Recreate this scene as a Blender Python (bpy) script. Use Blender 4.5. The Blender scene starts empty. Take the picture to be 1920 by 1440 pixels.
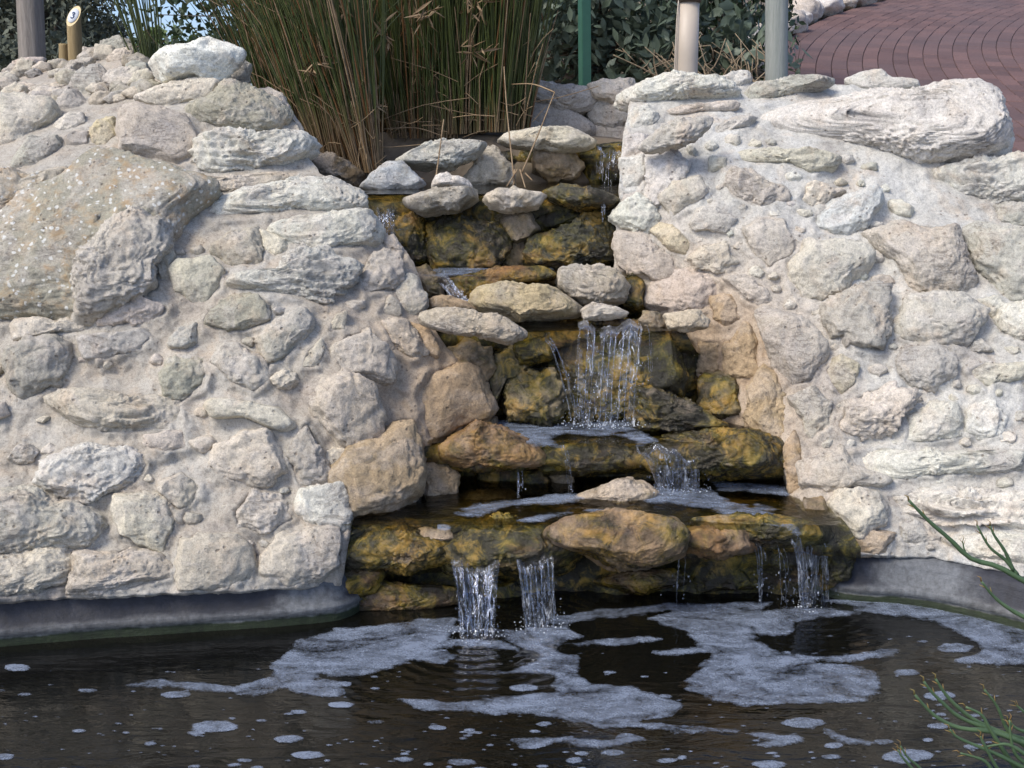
import bpy, bmesh, math, random
import numpy as np
from mathutils import Vector

# ------------------------------------------------------------------ camera, sky, sun, exposure
SC = bpy.context.scene
COL = SC.collection
random.seed(7)
RNG = np.random.default_rng(7)
F = 2133.0                                   # focal length in photo pixels (1920 wide)
PITCH = math.radians(13.7)
EYE = np.array([0.0, 0.0, 1.5])

cam_d = bpy.data.cameras.new("camera")
cam_d.sensor_width = 36.0
cam_d.lens = F / 1920.0 * 36.0
cam_d.clip_start = 0.05
cam_d.clip_end = 600.0
cam = bpy.data.objects.new("camera", cam_d)
cam.location = EYE
cam.rotation_euler = (math.radians(90) - PITCH, 0, 0)
COL.objects.link(cam)
SC.camera = cam

SUN_EL, SUN_AZ = math.radians(50), math.radians(-128)   # azimuth from +Y towards +X
world = bpy.data.worlds.new("World")
SC.world = world
world.use_nodes = True
wn = world.node_tree
bg = wn.nodes["Background"]
sky = wn.nodes.new("ShaderNodeTexSky")
sky.sky_type = 'NISHITA'
sky.sun_disc = False
sky.sun_elevation = SUN_EL
sky.sun_rotation = SUN_AZ
sky.air_density = 0.6
sky.dust_density = 2.2
sky.ozone_density = 3.5
wn.links.new(sky.outputs[0], bg.inputs[0])
bg.inputs[1].default_value = 0.15

sun_d = bpy.data.lights.new("sun", 'SUN')
sun_d.energy = 1.5
sun_d.angle = math.radians(22)
sun_d.color = (1.0, 0.915, 0.77)
sun = bpy.data.objects.new("sun", sun_d)
sdir = Vector((math.sin(SUN_AZ) * math.cos(SUN_EL), math.cos(SUN_AZ) * math.cos(SUN_EL), math.sin(SUN_EL)))
sun.rotation_euler = sdir.to_track_quat('Z', 'Y').to_euler()
sun.location = sdir * 30
COL.objects.link(sun)

SC.view_settings.view_transform = 'Standard'
SC.view_settings.look = 'None'
SC.view_settings.gamma = 1.0
SC.view_settings.exposure = 0.9
SC.view_settings.use_curve_mapping = False

# ------------------------------------------------------------------ maths helpers
G3 = np.array([[1,1,0],[-1,1,0],[1,-1,0],[-1,-1,0],[1,0,1],[-1,0,1],[1,0,-1],[-1,0,-1],
               [0,1,1],[0,-1,1],[0,1,-1],[0,-1,-1],[1,1,0],[-1,1,0],[0,-1,1],[0,-1,-1]], float)

def gnoise(P, seed=0):
    """gradient noise, about -1..1, for an (n,3) array"""
    P = np.asarray(P, float)
    I = np.floor(P).astype(np.int64)
    f = P - I
    u = f * f * f * (f * (f * 6 - 15) + 10)
    out = np.zeros(len(P))
    for cx in (0, 1):
        wx = u[:, 0] if cx else 1 - u[:, 0]
        for cy in (0, 1):
            wy = u[:, 1] if cy else 1 - u[:, 1]
            for cz in (0, 1):
                wz = u[:, 2] if cz else 1 - u[:, 2]
                h = ((I[:, 0] + cx) * 73856093) ^ ((I[:, 1] + cy) * 19349663) ^ ((I[:, 2] + cz) * 83492791) ^ (seed * 374761393 + 668265263)
                h &= 0xffffffff
                h ^= h >> 13
                h = (h * 1274126177) & 0xffffffff
                h ^= h >> 16
                g = G3[h & 15]
                out += wx * wy * wz * (g[:, 0] * (f[:, 0] - cx) + g[:, 1] * (f[:, 1] - cy) + g[:, 2] * (f[:, 2] - cz))
    return out

def fbm(P, oct=4, seed=0, gain=0.5, ridged=False):
    P = np.asarray(P, float)
    a, s, tot = 1.0, np.zeros(len(P)), 0
    for o in range(oct):
        n = gnoise(P * 2.03 ** o + 17.3 * o, seed + o)
        s += a * ((1 - 2 * np.abs(n)) if ridged else n)
        tot += a
        a *= gain
    return s / tot

CP, SP = math.cos(PITCH), math.sin(PITCH)

def raydir(px, py):
    """direction scaled so that its world y is 1"""
    px, py = np.asarray(px, float), np.asarray(py, float)
    x = (px - 960) / F
    y = -(py - 720) / F
    dy = CP + y * SP
    dz = -SP + y * CP
    return np.stack([x / dy, np.ones_like(dy), dz / dy], -1)

def at(px, py, Y):
    d = raydir(px, py)
    return EYE + d * (np.asarray(Y, float)[..., None] if np.ndim(Y) else Y)

def on_plane(px, py, z):
    d = raydir(px, py)
    return EYE + d * ((z - 1.5) / d[..., 2])[..., None]

def pts(s):
    return np.array([[float(a) for a in p.split(',')] for p in s.split()])

def sdf(P, poly):
    """signed distance to a polygon, positive inside"""
    n = len(poly)
    d = np.full(len(P), 1e18)
    ins = np.zeros(len(P), bool)
    for i in range(n):
        a, b = poly[i], poly[(i + 1) % n]
        e = b - a
        w = P - a
        t = np.clip((w @ e) / max(e @ e, 1e-12), 0, 1)
        q = w - t[:, None] * e
        d = np.minimum(d, (q * q).sum(1))
        c = ((a[1] > P[:, 1]) != (b[1] > P[:, 1]))
        xx = a[0] + (P[:, 1] - a[1]) / ((b[1] - a[1]) if abs(b[1] - a[1]) > 1e-9 else 1e-9) * e[0]
        ins ^= c & (P[:, 0] < xx)
    d = np.sqrt(d)
    return np.where(ins, d, -d)

def catmull(P, n):
    P = np.asarray(P, float)
    Q = np.vstack([2 * P[0] - P[1], P, 2 * P[-1] - P[-2]])
    out = []
    m = len(P) - 1
    for k in range(n):
        t = k / (n - 1) * m
        i = min(int(t), m - 1)
        t -= i
        a, b, c, d = Q[i], Q[i + 1], Q[i + 2], Q[i + 3]
        out.append(0.5 * (2 * b + (c - a) * t + (2 * a - 5 * b + 4 * c - d) * t * t + (3 * b - a - 3 * c + d) * t ** 3))
    return np.array(out)

# ------------------------------------------------------------------ object helpers
def mesh(name, V, Fs, smooth=True):
    me = bpy.data.meshes.new(name)
    me.from_pydata([tuple(v) for v in np.asarray(V, float)], [], [tuple(int(i) for i in f) for f in Fs])
    if smooth:
        me.polygons.foreach_set("use_smooth", [True] * len(me.polygons))
    me.update()
    return me

def link(name, me, mat=None, parent=None, loc=None):
    o = bpy.data.objects.new(name, me)
    COL.objects.link(o)
    if mat is not None and me is not None and not me.materials:
        me.materials.append(mat)
    if parent is not None:
        o.parent = parent
    if loc is not None:
        o.location = loc
    return o

def tag(o, label=None, cat=None, group=None, kind=None):
    if label: o['label'] = label
    if cat: o['category'] = cat
    if group: o['group'] = group
    if kind: o['kind'] = kind
    return o

def empty(name, loc, label=None, cat=None, group=None):
    o = bpy.data.objects.new(name, None)
    o.empty_display_size = 0.1
    COL.objects.link(o)
    o.location = loc
    return tag(o, label, cat, group)

def wobj(name, V, Fs, mat, parent=None, smooth=True):
    """object from world-space vertices; origin at its centre"""
    V = np.asarray(V, float)
    c = V.mean(0)
    o = link(name, mesh(name, V - c, Fs, smooth), mat, parent)
    o.location = c - (np.array(parent_world(parent)) if parent else 0)
    return o

def parent_world(p):
    v = Vector((0, 0, 0))
    while p is not None:
        v = v + p.location
        p = p.parent
    return v

class MB:
    """collects tubes, leaves and boxes into one mesh"""
    def __init__(s):
        s.v, s.f, s.n = [], [], 0
    def add(s, V, Fs):
        s.v.append(np.asarray(V, float))
        s.f.extend([[i + s.n for i in f] for f in Fs])
        s.n += len(V)
    def tube(s, P, R, k=6, cap=True):
        P = np.asarray(P, float)
        n = len(P)
        R = np.full(n, R) if np.isscalar(R) else np.asarray(R, float)
        T = np.gradient(P, axis=0)
        T /= np.linalg.norm(T, axis=1)[:, None] + 1e-12
        ref = np.array([0, 0, 1.0]) if abs(T[:, 2]).mean() < 0.8 else np.array([0, 1.0, 0])
        A = np.cross(T, ref); A /= np.linalg.norm(A, axis=1)[:, None] + 1e-12
        B = np.cross(T, A)
        th = np.arange(k) / k * 2 * math.pi
        V = (P[:, None] + R[:, None, None] * (np.cos(th)[None, :, None] * A[:, None] + np.sin(th)[None, :, None] * B[:, None])).reshape(-1, 3)
        Fs = [[i * k + j, i * k + (j + 1) % k, (i + 1) * k + (j + 1) % k, (i + 1) * k + j] for i in range(n - 1) for j in range(k)]
        if cap:
            Fs.append(list(range(k))[::-1]); Fs.append([(n - 1) * k + j for j in range(k)])
        s.add(V, Fs)
    def build(s, name, mat, parent=None, smooth=True):
        return wobj(name, np.vstack(s.v), s.f, mat, parent, smooth)

_ico = {}
def ico(level):
    if level not in _ico:
        bm = bmesh.new()
        bmesh.ops.create_icosphere(bm, subdivisions=level, radius=1)
        V = np.array([v.co[:] for v in bm.verts])
        Fs = [[v.index for v in f.verts] for f in bm.faces]
        bm.free()
        _ico[level] = (V / np.linalg.norm(V, axis=1)[:, None], Fs)
    return _ico[level]

# ------------------------------------------------------------------ materials
class NT:
    def __init__(s, name):
        s.m = bpy.data.materials.new(name)
        s.m.use_nodes = True
        s.t = s.m.node_tree
        s.b = s.t.nodes["Principled BSDF"]
        s.out = s.t.nodes["Material Output"]
    def n(s, typ, **kw):
        nd = s.t.nodes.new(typ)
        for k, v in kw.items():
            if k.startswith('_'):
                setattr(nd, k[1:], v)
        for k, v in kw.items():
            if not k.startswith('_'):
                key = int(k[1:]) if k[0] == 'i' and k[1:].isdigit() else k.replace('__', ' ')
                s.set(nd.inputs[key], v)
        return nd
    def set(s, sock, v):
        if isinstance(v, bpy.types.NodeSocket):
            s.t.links.new(v, sock)
        else:
            sock.default_value = v
    def noise(s, vec, scale, detail=6, rough=0.6, dist=0.0):
        return s.n("ShaderNodeTexNoise", Vector=vec, Scale=scale, Detail=detail, Roughness=rough, Distortion=dist).outputs[0]
    def ramp(s, fac, stops):
        r = s.n("ShaderNodeValToRGB", i0=fac)
        e = r.color_ramp.elements
        while len(e) < len(stops):
            e.new(0.5)
        for i, (p, c) in enumerate(stops):
            e[i].position = p
            e[i].color = (c, c, c, 1) if np.isscalar(c) else (*c, 1)
        return r.outputs[0]
    def mix(s, fac, a, b, mode='MIX'):
        m = s.n("ShaderNodeMix", _data_type='RGBA', _blend_type=mode)
        s.set(m.inputs[0], fac)
        s.set(m.inputs[6], a if isinstance(a, bpy.types.NodeSocket) else (*a, 1))
        s.set(m.inputs[7], b if isinstance(b, bpy.types.NodeSocket) else (*b, 1))
        return m.outputs[2]
    def math(s, op, a, b=0.0, clamp=False):
        m = s.n("ShaderNodeMath", _operation=op, _use_clamp=clamp)
        s.set(m.inputs[0], a); s.set(m.inputs[1], b)
        return m.outputs[0]
    def maprange(s, v, a, b, c, d):
        m = s.n("ShaderNodeMapRange", Value=v)
        m.inputs[1].default_value, m.inputs[2].default_value = a, b
        m.inputs[3].default_value, m.inputs[4].default_value = c, d
        return m.outputs[0]
    def pos(s):
        return s.n("ShaderNodeNewGeometry").outputs["Position"]
    def scaled(s, vec, sc):
        return s.n("ShaderNodeVectorMath", _operation='MULTIPLY', i0=vec, i1=sc).outputs[0]
    def bump(s, h, strength=0.5, dist=0.01, normal=None):
        b = s.n("ShaderNodeBump", Height=h, Strength=strength, Distance=dist)
        if normal is not None:
            s.set(b.inputs["Normal"], normal)
        return b.outputs[0]
    def fin(s, color=None, rough=None, normal=None, **kw):
        if color is not None:
            s.set(s.b.inputs["Base Color"], color if isinstance(color, bpy.types.NodeSocket) else (*color, 1))
        if rough is not None: s.set(s.b.inputs["Roughness"], rough)
        if normal is not None: s.set(s.b.inputs["Normal"], normal)
        for k, v in kw.items():
            s.set(s.b.inputs[k.replace('__', ' ')], v)
        return s.m

def stone_material(name, lichen=False, mortar=None):
    t = NT(name)
    p = t.pos()
    oi = t.n("ShaderNodeObjectInfo")
    n1 = t.noise(p, 4.5, 8, 0.6)
    n2 = t.noise(p, 19, 10, 0.68, 0.3)
    n3 = t.noise(p, 95, 6, 0.7)
    n4 = t.noise(t.n("ShaderNodeVectorMath", _operation='ADD', i0=p, i1=(3.1, 7.7, 1.3)).outputs[0], 8, 8, 0.62, 0.6)
    base = oi.outputs["Color"] if mortar is None else t.mix(t.ramp(n1, [(0.38, 0), (0.64, 1)]), mortar[0], mortar[1])
    sx = t.n("ShaderNodeSeparateXYZ", i0=p)
    ax = t.math('ABSOLUTE', t.math('ADD', sx.outputs[0], -0.27))
    ax = t.math('ADD', ax, t.math('MULTIPLY', t.math('SUBTRACT', n4, 0.5), 0.5))
    stn = t.math('MULTIPLY', t.maprange(ax, 0.45, 0.90, 1, 0), t.maprange(t.math('ADD', sx.outputs[2], t.math('MULTIPLY', t.math('SUBTRACT', n1, 0.5), 0.6)), 0.70, 1.15, 1, 0))
    if mortar is None:      # mortar smeared over parts of the stones
        base = t.mix(t.ramp(t.noise(p, 6.5, 7, 0.6, 0.8), [(0.50, 0), (0.60, 0.7)]), base, t.mix(0.5, (0.575, 0.53, 0.48), base))
    base = t.mix(t.math('MULTIPLY', stn, 0.85 if mortar is not None else 0.5, clamp=True), base, (0.37, 0.255, 0.15))
    c = t.mix(1.0, base, t.ramp(n2, [(0.25, 0.68), (0.42, 0.94), (0.6, 1.04), (0.78, 1.18)]), 'MULTIPLY')
    c = t.mix(t.ramp(n4, [(0.52, 0), (0.72, 0.5)]), c, (0.50, 0.385, 0.27))
    c = t.mix(t.ramp(n1, [(0.54, 0), (0.68, 0.5)]), c, (0.335, 0.31, 0.29))
    c = t.mix(1.0, c, t.ramp(n3, [(0.3, 0.70), (0.5, 1.0), (0.7, 1.16)]), 'MULTIPLY')
    c = t.mix(1.0, c, t.ramp(t.noise(p, 230, 3, 0.7), [(0.32, 0.72), (0.5, 1.0), (0.7, 1.12)]), 'MULTIPLY')
    c = t.mix(t.math('MULTIPLY', t.ramp(t.noise(p, 42, 8, 0.75, 1.0), [(0.56, 0), (0.66, 1)]), 0.35), c, (0.20, 0.17, 0.135))
    # small pits and bedding creases, coloured darker than the face
    vo = t.n("ShaderNodeTexVoronoi", Vector=p, Scale=34.0, Randomness=1.0).outputs["Distance"]
    pit = t.math('MULTIPLY', t.ramp(vo, [(0.10, 1), (0.19, 0)]), t.ramp(n4, [(0.44, 0), (0.56, 1)]))
    crease = t.ramp(t.noise(t.scaled(p, (7, 7, 26)), 1.0, 9, 0.62, 1.2), [(0.482, 0), (0.498, 1), (0.502, 1), (0.518, 0)])
    crease = t.math('MULTIPLY', crease, t.ramp(n1, [(0.50, 0), (0.60, 1)]))
    dark_mask = t.math('MAXIMUM', t.math('MULTIPLY', pit, 0.6), t.math('MULTIPLY', crease, 0.4 if mortar is None else 0.15))
    c = t.mix(dark_mask, c, (0.13, 0.105, 0.08))
    if lichen:
        vl = t.n("ShaderNodeTexVoronoi", Vector=t.n("ShaderNodeVectorMath", _operation='ADD', i0=p, i1=t.scaled(t.n("ShaderNodeTexNoise", Vector=p, Scale=30.0).outputs[1], (0.03, 0.03, 0.03))).outputs[0], Scale=38.0).outputs["Distance"]
        sp = t.math('MULTIPLY', t.ramp(vl, [(0.20, 1), (0.27, 0)]), t.ramp(n4, [(0.34, 0), (0.44, 1)]))
        c = t.mix(t.ramp(n2, [(0.5, 0), (0.66, 0.7)]), c, (0.36, 0.24, 0.12))
        c = t.mix(t.math('MULTIPLY', sp, 0.85), c, (0.62, 0.62, 0.58))
    h = t.math('ADD', t.math('MULTIPLY', n2, 1.0), t.math('MULTIPLY', n3, 0.42))
    h = t.math('SUBTRACT', h, t.math('MULTIPLY', pit, 0.5))
    h = t.math('SUBTRACT', h, t.math('MULTIPLY', crease, 0.2 if mortar is None else 0.05))
    h = t.math('ADD', h, t.math('MULTIPLY', t.noise(p, 260, 4, 0.7), 0.12))
    if mortar is None:
        # algae and wetness: Object colour alpha 1 = dry, 0 = soaked and mossy
        nm = t.noise(p, 11, 7, 0.6, 0.5)
        wet = t.math('ADD', t.math('MULTIPLY', t.math('SUBTRACT', 1.0, oi.outputs["Alpha"]), 2.6), -0.38)
        wet = t.math('ADD', wet, t.math('MULTIPLY', t.math('SUBTRACT', nm, 0.5), 2.6))
        gate = t.math('GREATER_THAN', t.math('SUBTRACT', 1.0, oi.outputs["Alpha"]), 0.02)
        wet = t.math('MULTIPLY', t.math('MULTIPLY', wet, gate), 1.0, clamp=True)
        ng = t.math('ADD', t.math('MULTIPLY', t.noise(p, 17, 10, 0.7, 0.9), 0.62), t.math('MULTIPLY', t.noise(t.scaled(p, (6, 6, 4)), 1.0, 5, 0.6, 0.8), 0.38))
        moss = t.ramp(ng, [(0.38, (0.003, 0.004, 0.001)), (0.465, (0.008, 0.010, 0.002)), (0.525, (0.045, 0.044, 0.003)), (0.585, (0.18, 0.130, 0.010)), (0.68, (0.42, 0.29, 0.08))])
        gold = t.ramp(t.noise(t.scaled(p, (5, 5, 7)), 1.0, 6, 0.65, 0.5), [(0.46, 0), (0.60, 1)])
        moss = t.mix(t.math('MULTIPLY', gold, t.ramp(ng, [(0.48, 0), (0.58, 0.75)])), moss, (0.36, 0.20, 0.035))
        moss = t.mix(t.ramp(t.noise(t.scaled(p, (4, 4, 9)), 1.0, 6, 0.65, 0.8), [(0.54, 0), (0.66, 0.75)]), moss, t.mix(t.ramp(ng, [(0.44, 0), (0.6, 1)]), (0.02, 0.012, 0.010), (0.17, 0.085, 0.035)))
        moss = t.mix(0.1, moss, t.mix(1.0, base, moss, 'MULTIPLY'))
        c = t.mix(t.math('MULTIPLY', wet, 0.93), c, moss)
        r = t.maprange(wet, 0, 1, 0.9, 0.12)
        sp_ = t.maprange(wet, 0, 1, 0.2, 0.30)
        h = t.math('ADD', h, t.math('MULTIPLY', t.math('MULTIPLY', ng, wet), 0.6))
        return t.fin(c, r, t.bump(h, 0.62, 0.017), Specular__IOR__Level=sp_, Coat__Weight=t.math('MULTIPLY', wet, 0.20), Coat__Roughness=0.05, Coat__IOR=1.33, Coat__Normal=t.bump(t.math('ADD', ng, t.math('MULTIPLY', n3, 0.8)), 0.8, 0.012))
    return t.fin(c, 0.93, t.bump(h, 0.55, 0.012), Specular__IOR__Level=0.2)

M = {}
M['stone'] = stone_material("limestone")
M['lichen'] = stone_material("lichened_stone", lichen=True)
M['mortar_l'] = stone_material("warm_dimmed_mortar", mortar=((0.43, 0.41, 0.365), (0.365, 0.325, 0.265)))  # warm tone, with the left bank's weaker light put into a darker colour
M['mortar_r'] = stone_material("pale_lit_mortar", mortar=((0.52, 0.515, 0.48), (0.455, 0.435, 0.385)))  # lighter colour stands in for the right bank's stronger light

def m_bed():
    t = NT("wet_mossy_bed")
    p = t.pos()
    n = t.noise(p, 10, 9, 0.66, 0.8)
    c = t.ramp(n, [(0.32, (0.008, 0.010, 0.004)), (0.46, (0.03, 0.028, 0.008)), (0.58, (0.10, 0.06, 0.02)), (0.72, (0.22, 0.13, 0.05))])
    return t.fin(c, 0.3, t.bump(t.noise(p, 30, 8, 0.7), 0.8, 0.015))
M['bed'] = m_bed()

def m_pond():
    t = NT("pond_water")
    p = t.pos()
    h = t.math('MULTIPLY', t.noise(t.scaled(p, (9, 26, 1)), 1.0, 4, 0.55, 0.4), 0.5)
    h = t.math('ADD', h, t.math('MULTIPLY', t.noise(t.scaled(p, (3, 8, 1)), 1.0, 2, 0.5), 0.5))
    for (x, y, a) in RIPPLES:
        d = t.n("ShaderNodeVectorMath", _operation='DISTANCE', i0=p, i1=(x, y, 0)).outputs["Value"]
        w = t.math('MULTIPLY', t.math('SINE', t.math('MULTIPLY', t.math('ADD', d, t.math('MULTIPLY', h, 0.03)), 150.0)), t.math('POWER', 2.718, t.math('MULTIPLY', d, -5.5)))
        h = t.math('ADD', h, t.math('MULTIPLY', w, a * 0.35))
    return t.fin((0.004, 0.004, 0.003), 0.03, t.bump(h, 0.32, 0.02), IOR=1.5, Specular__IOR__Level=0.5)

def m_clear():
    t = NT("clear_water")
    p = t.pos()
    h = t.noise(t.scaled(p, (14, 22, 10)), 1.0, 4, 0.6, 0.5)
    nrm = t.bump(h, 0.6, 0.012)
    fr = t.n("ShaderNodeFresnel", IOR=1.36, Normal=nrm).outputs[0]
    tr = t.n("ShaderNodeBsdfTransparent", Color=(0.62, 0.60, 0.46, 1)).outputs[0]
    gl = t.n("ShaderNodeBsdfGlossy", Color=(1, 1, 1, 1), Roughness=0.04, Normal=nrm).outputs[0]
    mx = t.n("ShaderNodeMixShader", i0=fr, i1=tr, i2=gl).outputs[0]
    t.t.links.new(mx, t.out.inputs[0])
    return t.m

def m_fall():
    t = NT("falling_water")
    p = t.pos()
    st = t.noise(t.scaled(p, (75, 50, 17)), 1.0, 5, 0.62, 1.0)
    big = t.noise(t.scaled(p, (30, 30, 6)), 1.0, 3, 0.6)
    nrm = t.bump(st, 0.8, 0.009)
    fr = t.n("ShaderNodeFresnel", IOR=1.33, Normal=nrm).outputs[0]
    tr = t.n("ShaderNodeBsdfTransparent", Color=(0.92, 0.93, 0.94, 1)).outputs[0]
    gl = t.n("ShaderNodeBsdfGlossy", Color=(0.9, 0.93, 1, 1), Roughness=0.06, Normal=nrm).outputs[0]
    a = t.n("ShaderNodeMixShader", i0=t.math('MULTIPLY', fr, 0.8), i1=tr, i2=gl).outputs[0]
    air = t.n("ShaderNodeBsdfDiffuse", Color=(0.80, 0.83, 0.86, 1)).outputs[0]
    w = t.math('MULTIPLY', t.ramp(st, [(0.50, 0.02), (0.60, 0.2), (0.70, 0.9)]), t.ramp(big, [(0.40, 0.08), (0.62, 1)]))
    b = t.n("ShaderNodeMixShader", i0=w, i1=a, i2=air).outputs[0]
    t.t.links.new(b, t.out.inputs[0])
    return t.m

def m_spray():
    t = NT("white_spray")
    d = t.n("ShaderNodeBsdfDiffuse", Color=(0.72, 0.76, 0.80, 1)).outputs[0]
    tr = t.n("ShaderNodeBsdfTransparent", Color=(0.95, 0.96, 0.97, 1)).outputs[0]
    t.t.links.new(t.n("ShaderNodeMixShader", i0=0.6, i1=tr, i2=d).outputs[0], t.out.inputs[0])
    return t.m

def m_foam():
    t = NT("water_foam")
    p = t.pos()
    v = t.n("ShaderNodeTexVoronoi", Vector=p, Scale=170.0).outputs["Distance"]
    v2 = t.n("ShaderNodeTexVoronoi", Vector=p, Scale=70.0).outputs["Distance"]
    n = t.noise(t.scaled(p, (9, 16, 9)), 1.0, 7, 0.68, 0.8)
    cov = t.n("ShaderNodeAttribute", _attribute_name="cover").outputs["Fac"]
    n0 = t.noise(t.scaled(p, (4.5, 9, 4)), 1.0, 5, 0.62, 1.6)
    op = t.math('ADD', t.math('MULTIPLY', cov, 0.60), t.math('ADD', t.math('MULTIPLY', t.math('SUBTRACT', n, 0.5), 1.5), t.math('MULTIPLY', t.math('SUBTRACT', n0, 0.5), 1.5)))
    op = t.math('ADD', op, t.math('MULTIPLY', t.math('SUBTRACT', 0.45, v), 0.30))
    op = t.math('ADD', op, t.math('MULTIPLY', t.math('SUBTRACT', 0.40, v2), 0.22))
    op = t.ramp(op, [(0.04, 0), (0.30, 0.18), (0.55, 0.40), (0.9, 0.62)])
    d = t.n("ShaderNodeBsdfDiffuse", Color=(0.29, 0.345, 0.445, 1), Normal=t.bump(t.math('ADD', v, v2), 0.35, 0.003)).outputs[0]
    tr = t.n("ShaderNodeBsdfTransparent").outputs[0]
    mx = t.n("ShaderNodeMixShader", i0=op, i1=tr, i2=d).outputs[0]
    t.t.links.new(mx, t.out.inputs[0])
    return t.m

def m_culm():
    t = NT("reed_culm")
    p = t.pos()
    z = t.n("ShaderNodeSeparateXYZ", i0=p).outputs[2]
    n = t.noise(t.scaled(p, (30, 30, 2)), 1.0, 4, 0.7)
    n2 = t.noise(t.scaled(p, (60, 60, 3)), 1.0, 3, 0.7)
    f = t.ramp(t.math('ADD', t.math('ADD', z, -1.36), t.math('MULTIPLY', t.math('SUBTRACT', n, 0.5), 0.5)), [(0.0, 0), (0.16, 1)])
    c = t.mix(f, t.mix(n2, (0.10, 0.055, 0.025), (0.34, 0.25, 0.14)), t.mix(t.ramp(n2, [(0.3, 0), (0.7, 1)]), (0.012, 0.026, 0.005), (0.095, 0.115, 0.026)))
    return t.fin(c, 0.45)

def m_plain(name, col, rough=0.7, var=0.25, scale=12, stretch=(1, 1, 1), bump=0.2, col2=None, **kw):
    t = NT(name)
    p = t.n("ShaderNodeTexCoord").outputs["Object"] if kw.pop('local', False) else t.pos()
    v = t.scaled(p, stretch)
    n = t.noise(v, scale, 7, 0.62)
    n2 = t.noise(v, scale * 5, 4, 0.6)
    if col2 is None:
        c = t.mix(1.0, col, t.ramp(t.math('ADD', t.math('MULTIPLY', n, 0.7), t.math('MULTIPLY', n2, 0.3)), [(0.3, 1 - var), (0.5, 1.0), (0.7, 1 + var)]), 'MULTIPLY')
    else:
        c = t.mix(t.ramp(t.math('ADD', t.math('MULTIPLY', n, 0.6), t.math('MULTIPLY', n2, 0.4)), [(0.36, 0), (0.64, 1)]), col, col2)
    return t.fin(c, rough, t.bump(t.math('ADD', n, n2), bump, 0.006), **kw)

def m_leaf(name, c1, c2, rough=0.5, scale=25, trans=0.0):
    t = NT(name)
    p = t.pos()
    n = t.n("ShaderNodeTexWhiteNoise", _noise_dimensions='3D', Vector=t.n("ShaderNodeVectorMath", _operation='SNAP', i0=p, i1=(0.03, 0.03, 0.03)).outputs[0]).outputs[0]
    n2 = t.noise(p, scale, 3, 0.6)
    c = t.mix(t.math('ADD', t.math('MULTIPLY', n, 0.5), t.math('MULTIPLY', n2, 0.5)), c1, c2)
    t.fin(c, rough, Specular__IOR__Level=0.4)
    if trans:
        tl = t.n("ShaderNodeBsdfTranslucent", Color=c).outputs[0]
        mx = t.n("ShaderNodeMixShader", i0=trans, i1=t.b.outputs[0], i2=tl).outputs[0]
        t.t.links.new(mx, t.out.inputs[0])
    return t.m

M['clear'] = m_clear()
M['fall'] = m_fall()
M['foam'] = m_foam()
M['spray'] = m_spray()
M['soil'] = m_plain("dry_soil", (0.10, 0.075, 0.05), 0.95, col2=(0.20, 0.165, 0.12), scale=6, bump=0.6)
M['culm_green'] = m_culm()
M['culm_dry'] = m_leaf("dry_reed", (0.14, 0.085, 0.04), (0.34, 0.25, 0.15), 0.7, 9)
M['culm_rust'] = m_leaf("rusty_reed", (0.10, 0.05, 0.018), (0.22, 0.10, 0.03), 0.7, 9)
M['leaf_silver'] = m_leaf("silver_leaf", (0.045, 0.07, 0.045), (0.15, 0.19, 0.14), 0.5, 6, 0.15)
M['leaf_dark'] = m_leaf("dark_leaf", (0.018, 0.032, 0.014), (0.055, 0.085, 0.035), 0.5, 5, 0.12)
M['leaf_grey'] = m_leaf("grey_green_leaf", (0.05, 0.06, 0.042), (0.13, 0.145, 0.10), 0.7, 3, 0.1)
M['leaf_fresh'] = m_leaf("fresh_leaf", (0.07, 0.12, 0.03), (0.16, 0.22, 0.07), 0.6, 3, 0.2)
M['twig'] = m_plain("dry_twig", (0.26, 0.20, 0.13), 0.85)
M['bark'] = m_plain("bark", (0.09, 0.07, 0.05), 0.9)
M['spurge'] = m_leaf("spurge_stem", (0.045, 0.085, 0.038), (0.095, 0.15, 0.07), 0.5, 30)
M['spurge_tip'] = m_leaf("spurge_tip", (0.16, 0.15, 0.04), (0.24, 0.13, 0.05), 0.6, 30)

# ------------------------------------------------------------------ depth of the two stone banks
class RBF:
    def __init__(s, data):
        A = np.array(data, float)
        s.c = A[:, :2] / 500.0
        r = np.linalg.norm(s.c[:, None] - s.c[None], axis=-1)
        n = len(A)
        K = np.zeros((n + 3, n + 3))
        K[:n, :n] = s.k(r) + np.eye(n) * 0.004
        Pm = np.hstack([np.ones((n, 1)), s.c])
        K[:n, n:] = Pm
        K[n:, :n] = Pm.T
        s.w = np.linalg.solve(K, np.concatenate([A[:, 2], [0, 0, 0]]))
    def k(s, r):
        return np.where(r > 1e-9, r * r * np.log(np.maximum(r, 1e-9)), 0)
    def __call__(s, px, py):
        p = np.stack([np.ravel(px), np.ravel(py)], -1) / 500.0
        out = s.w[-3] + p @ s.w[-2:]
        for i in range(len(s.c)):
            out += s.w[i] * s.k(np.linalg.norm(p - s.c[i], axis=1))
        return out.reshape(np.shape(px)) if np.ndim(px) else float(out[0])

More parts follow.
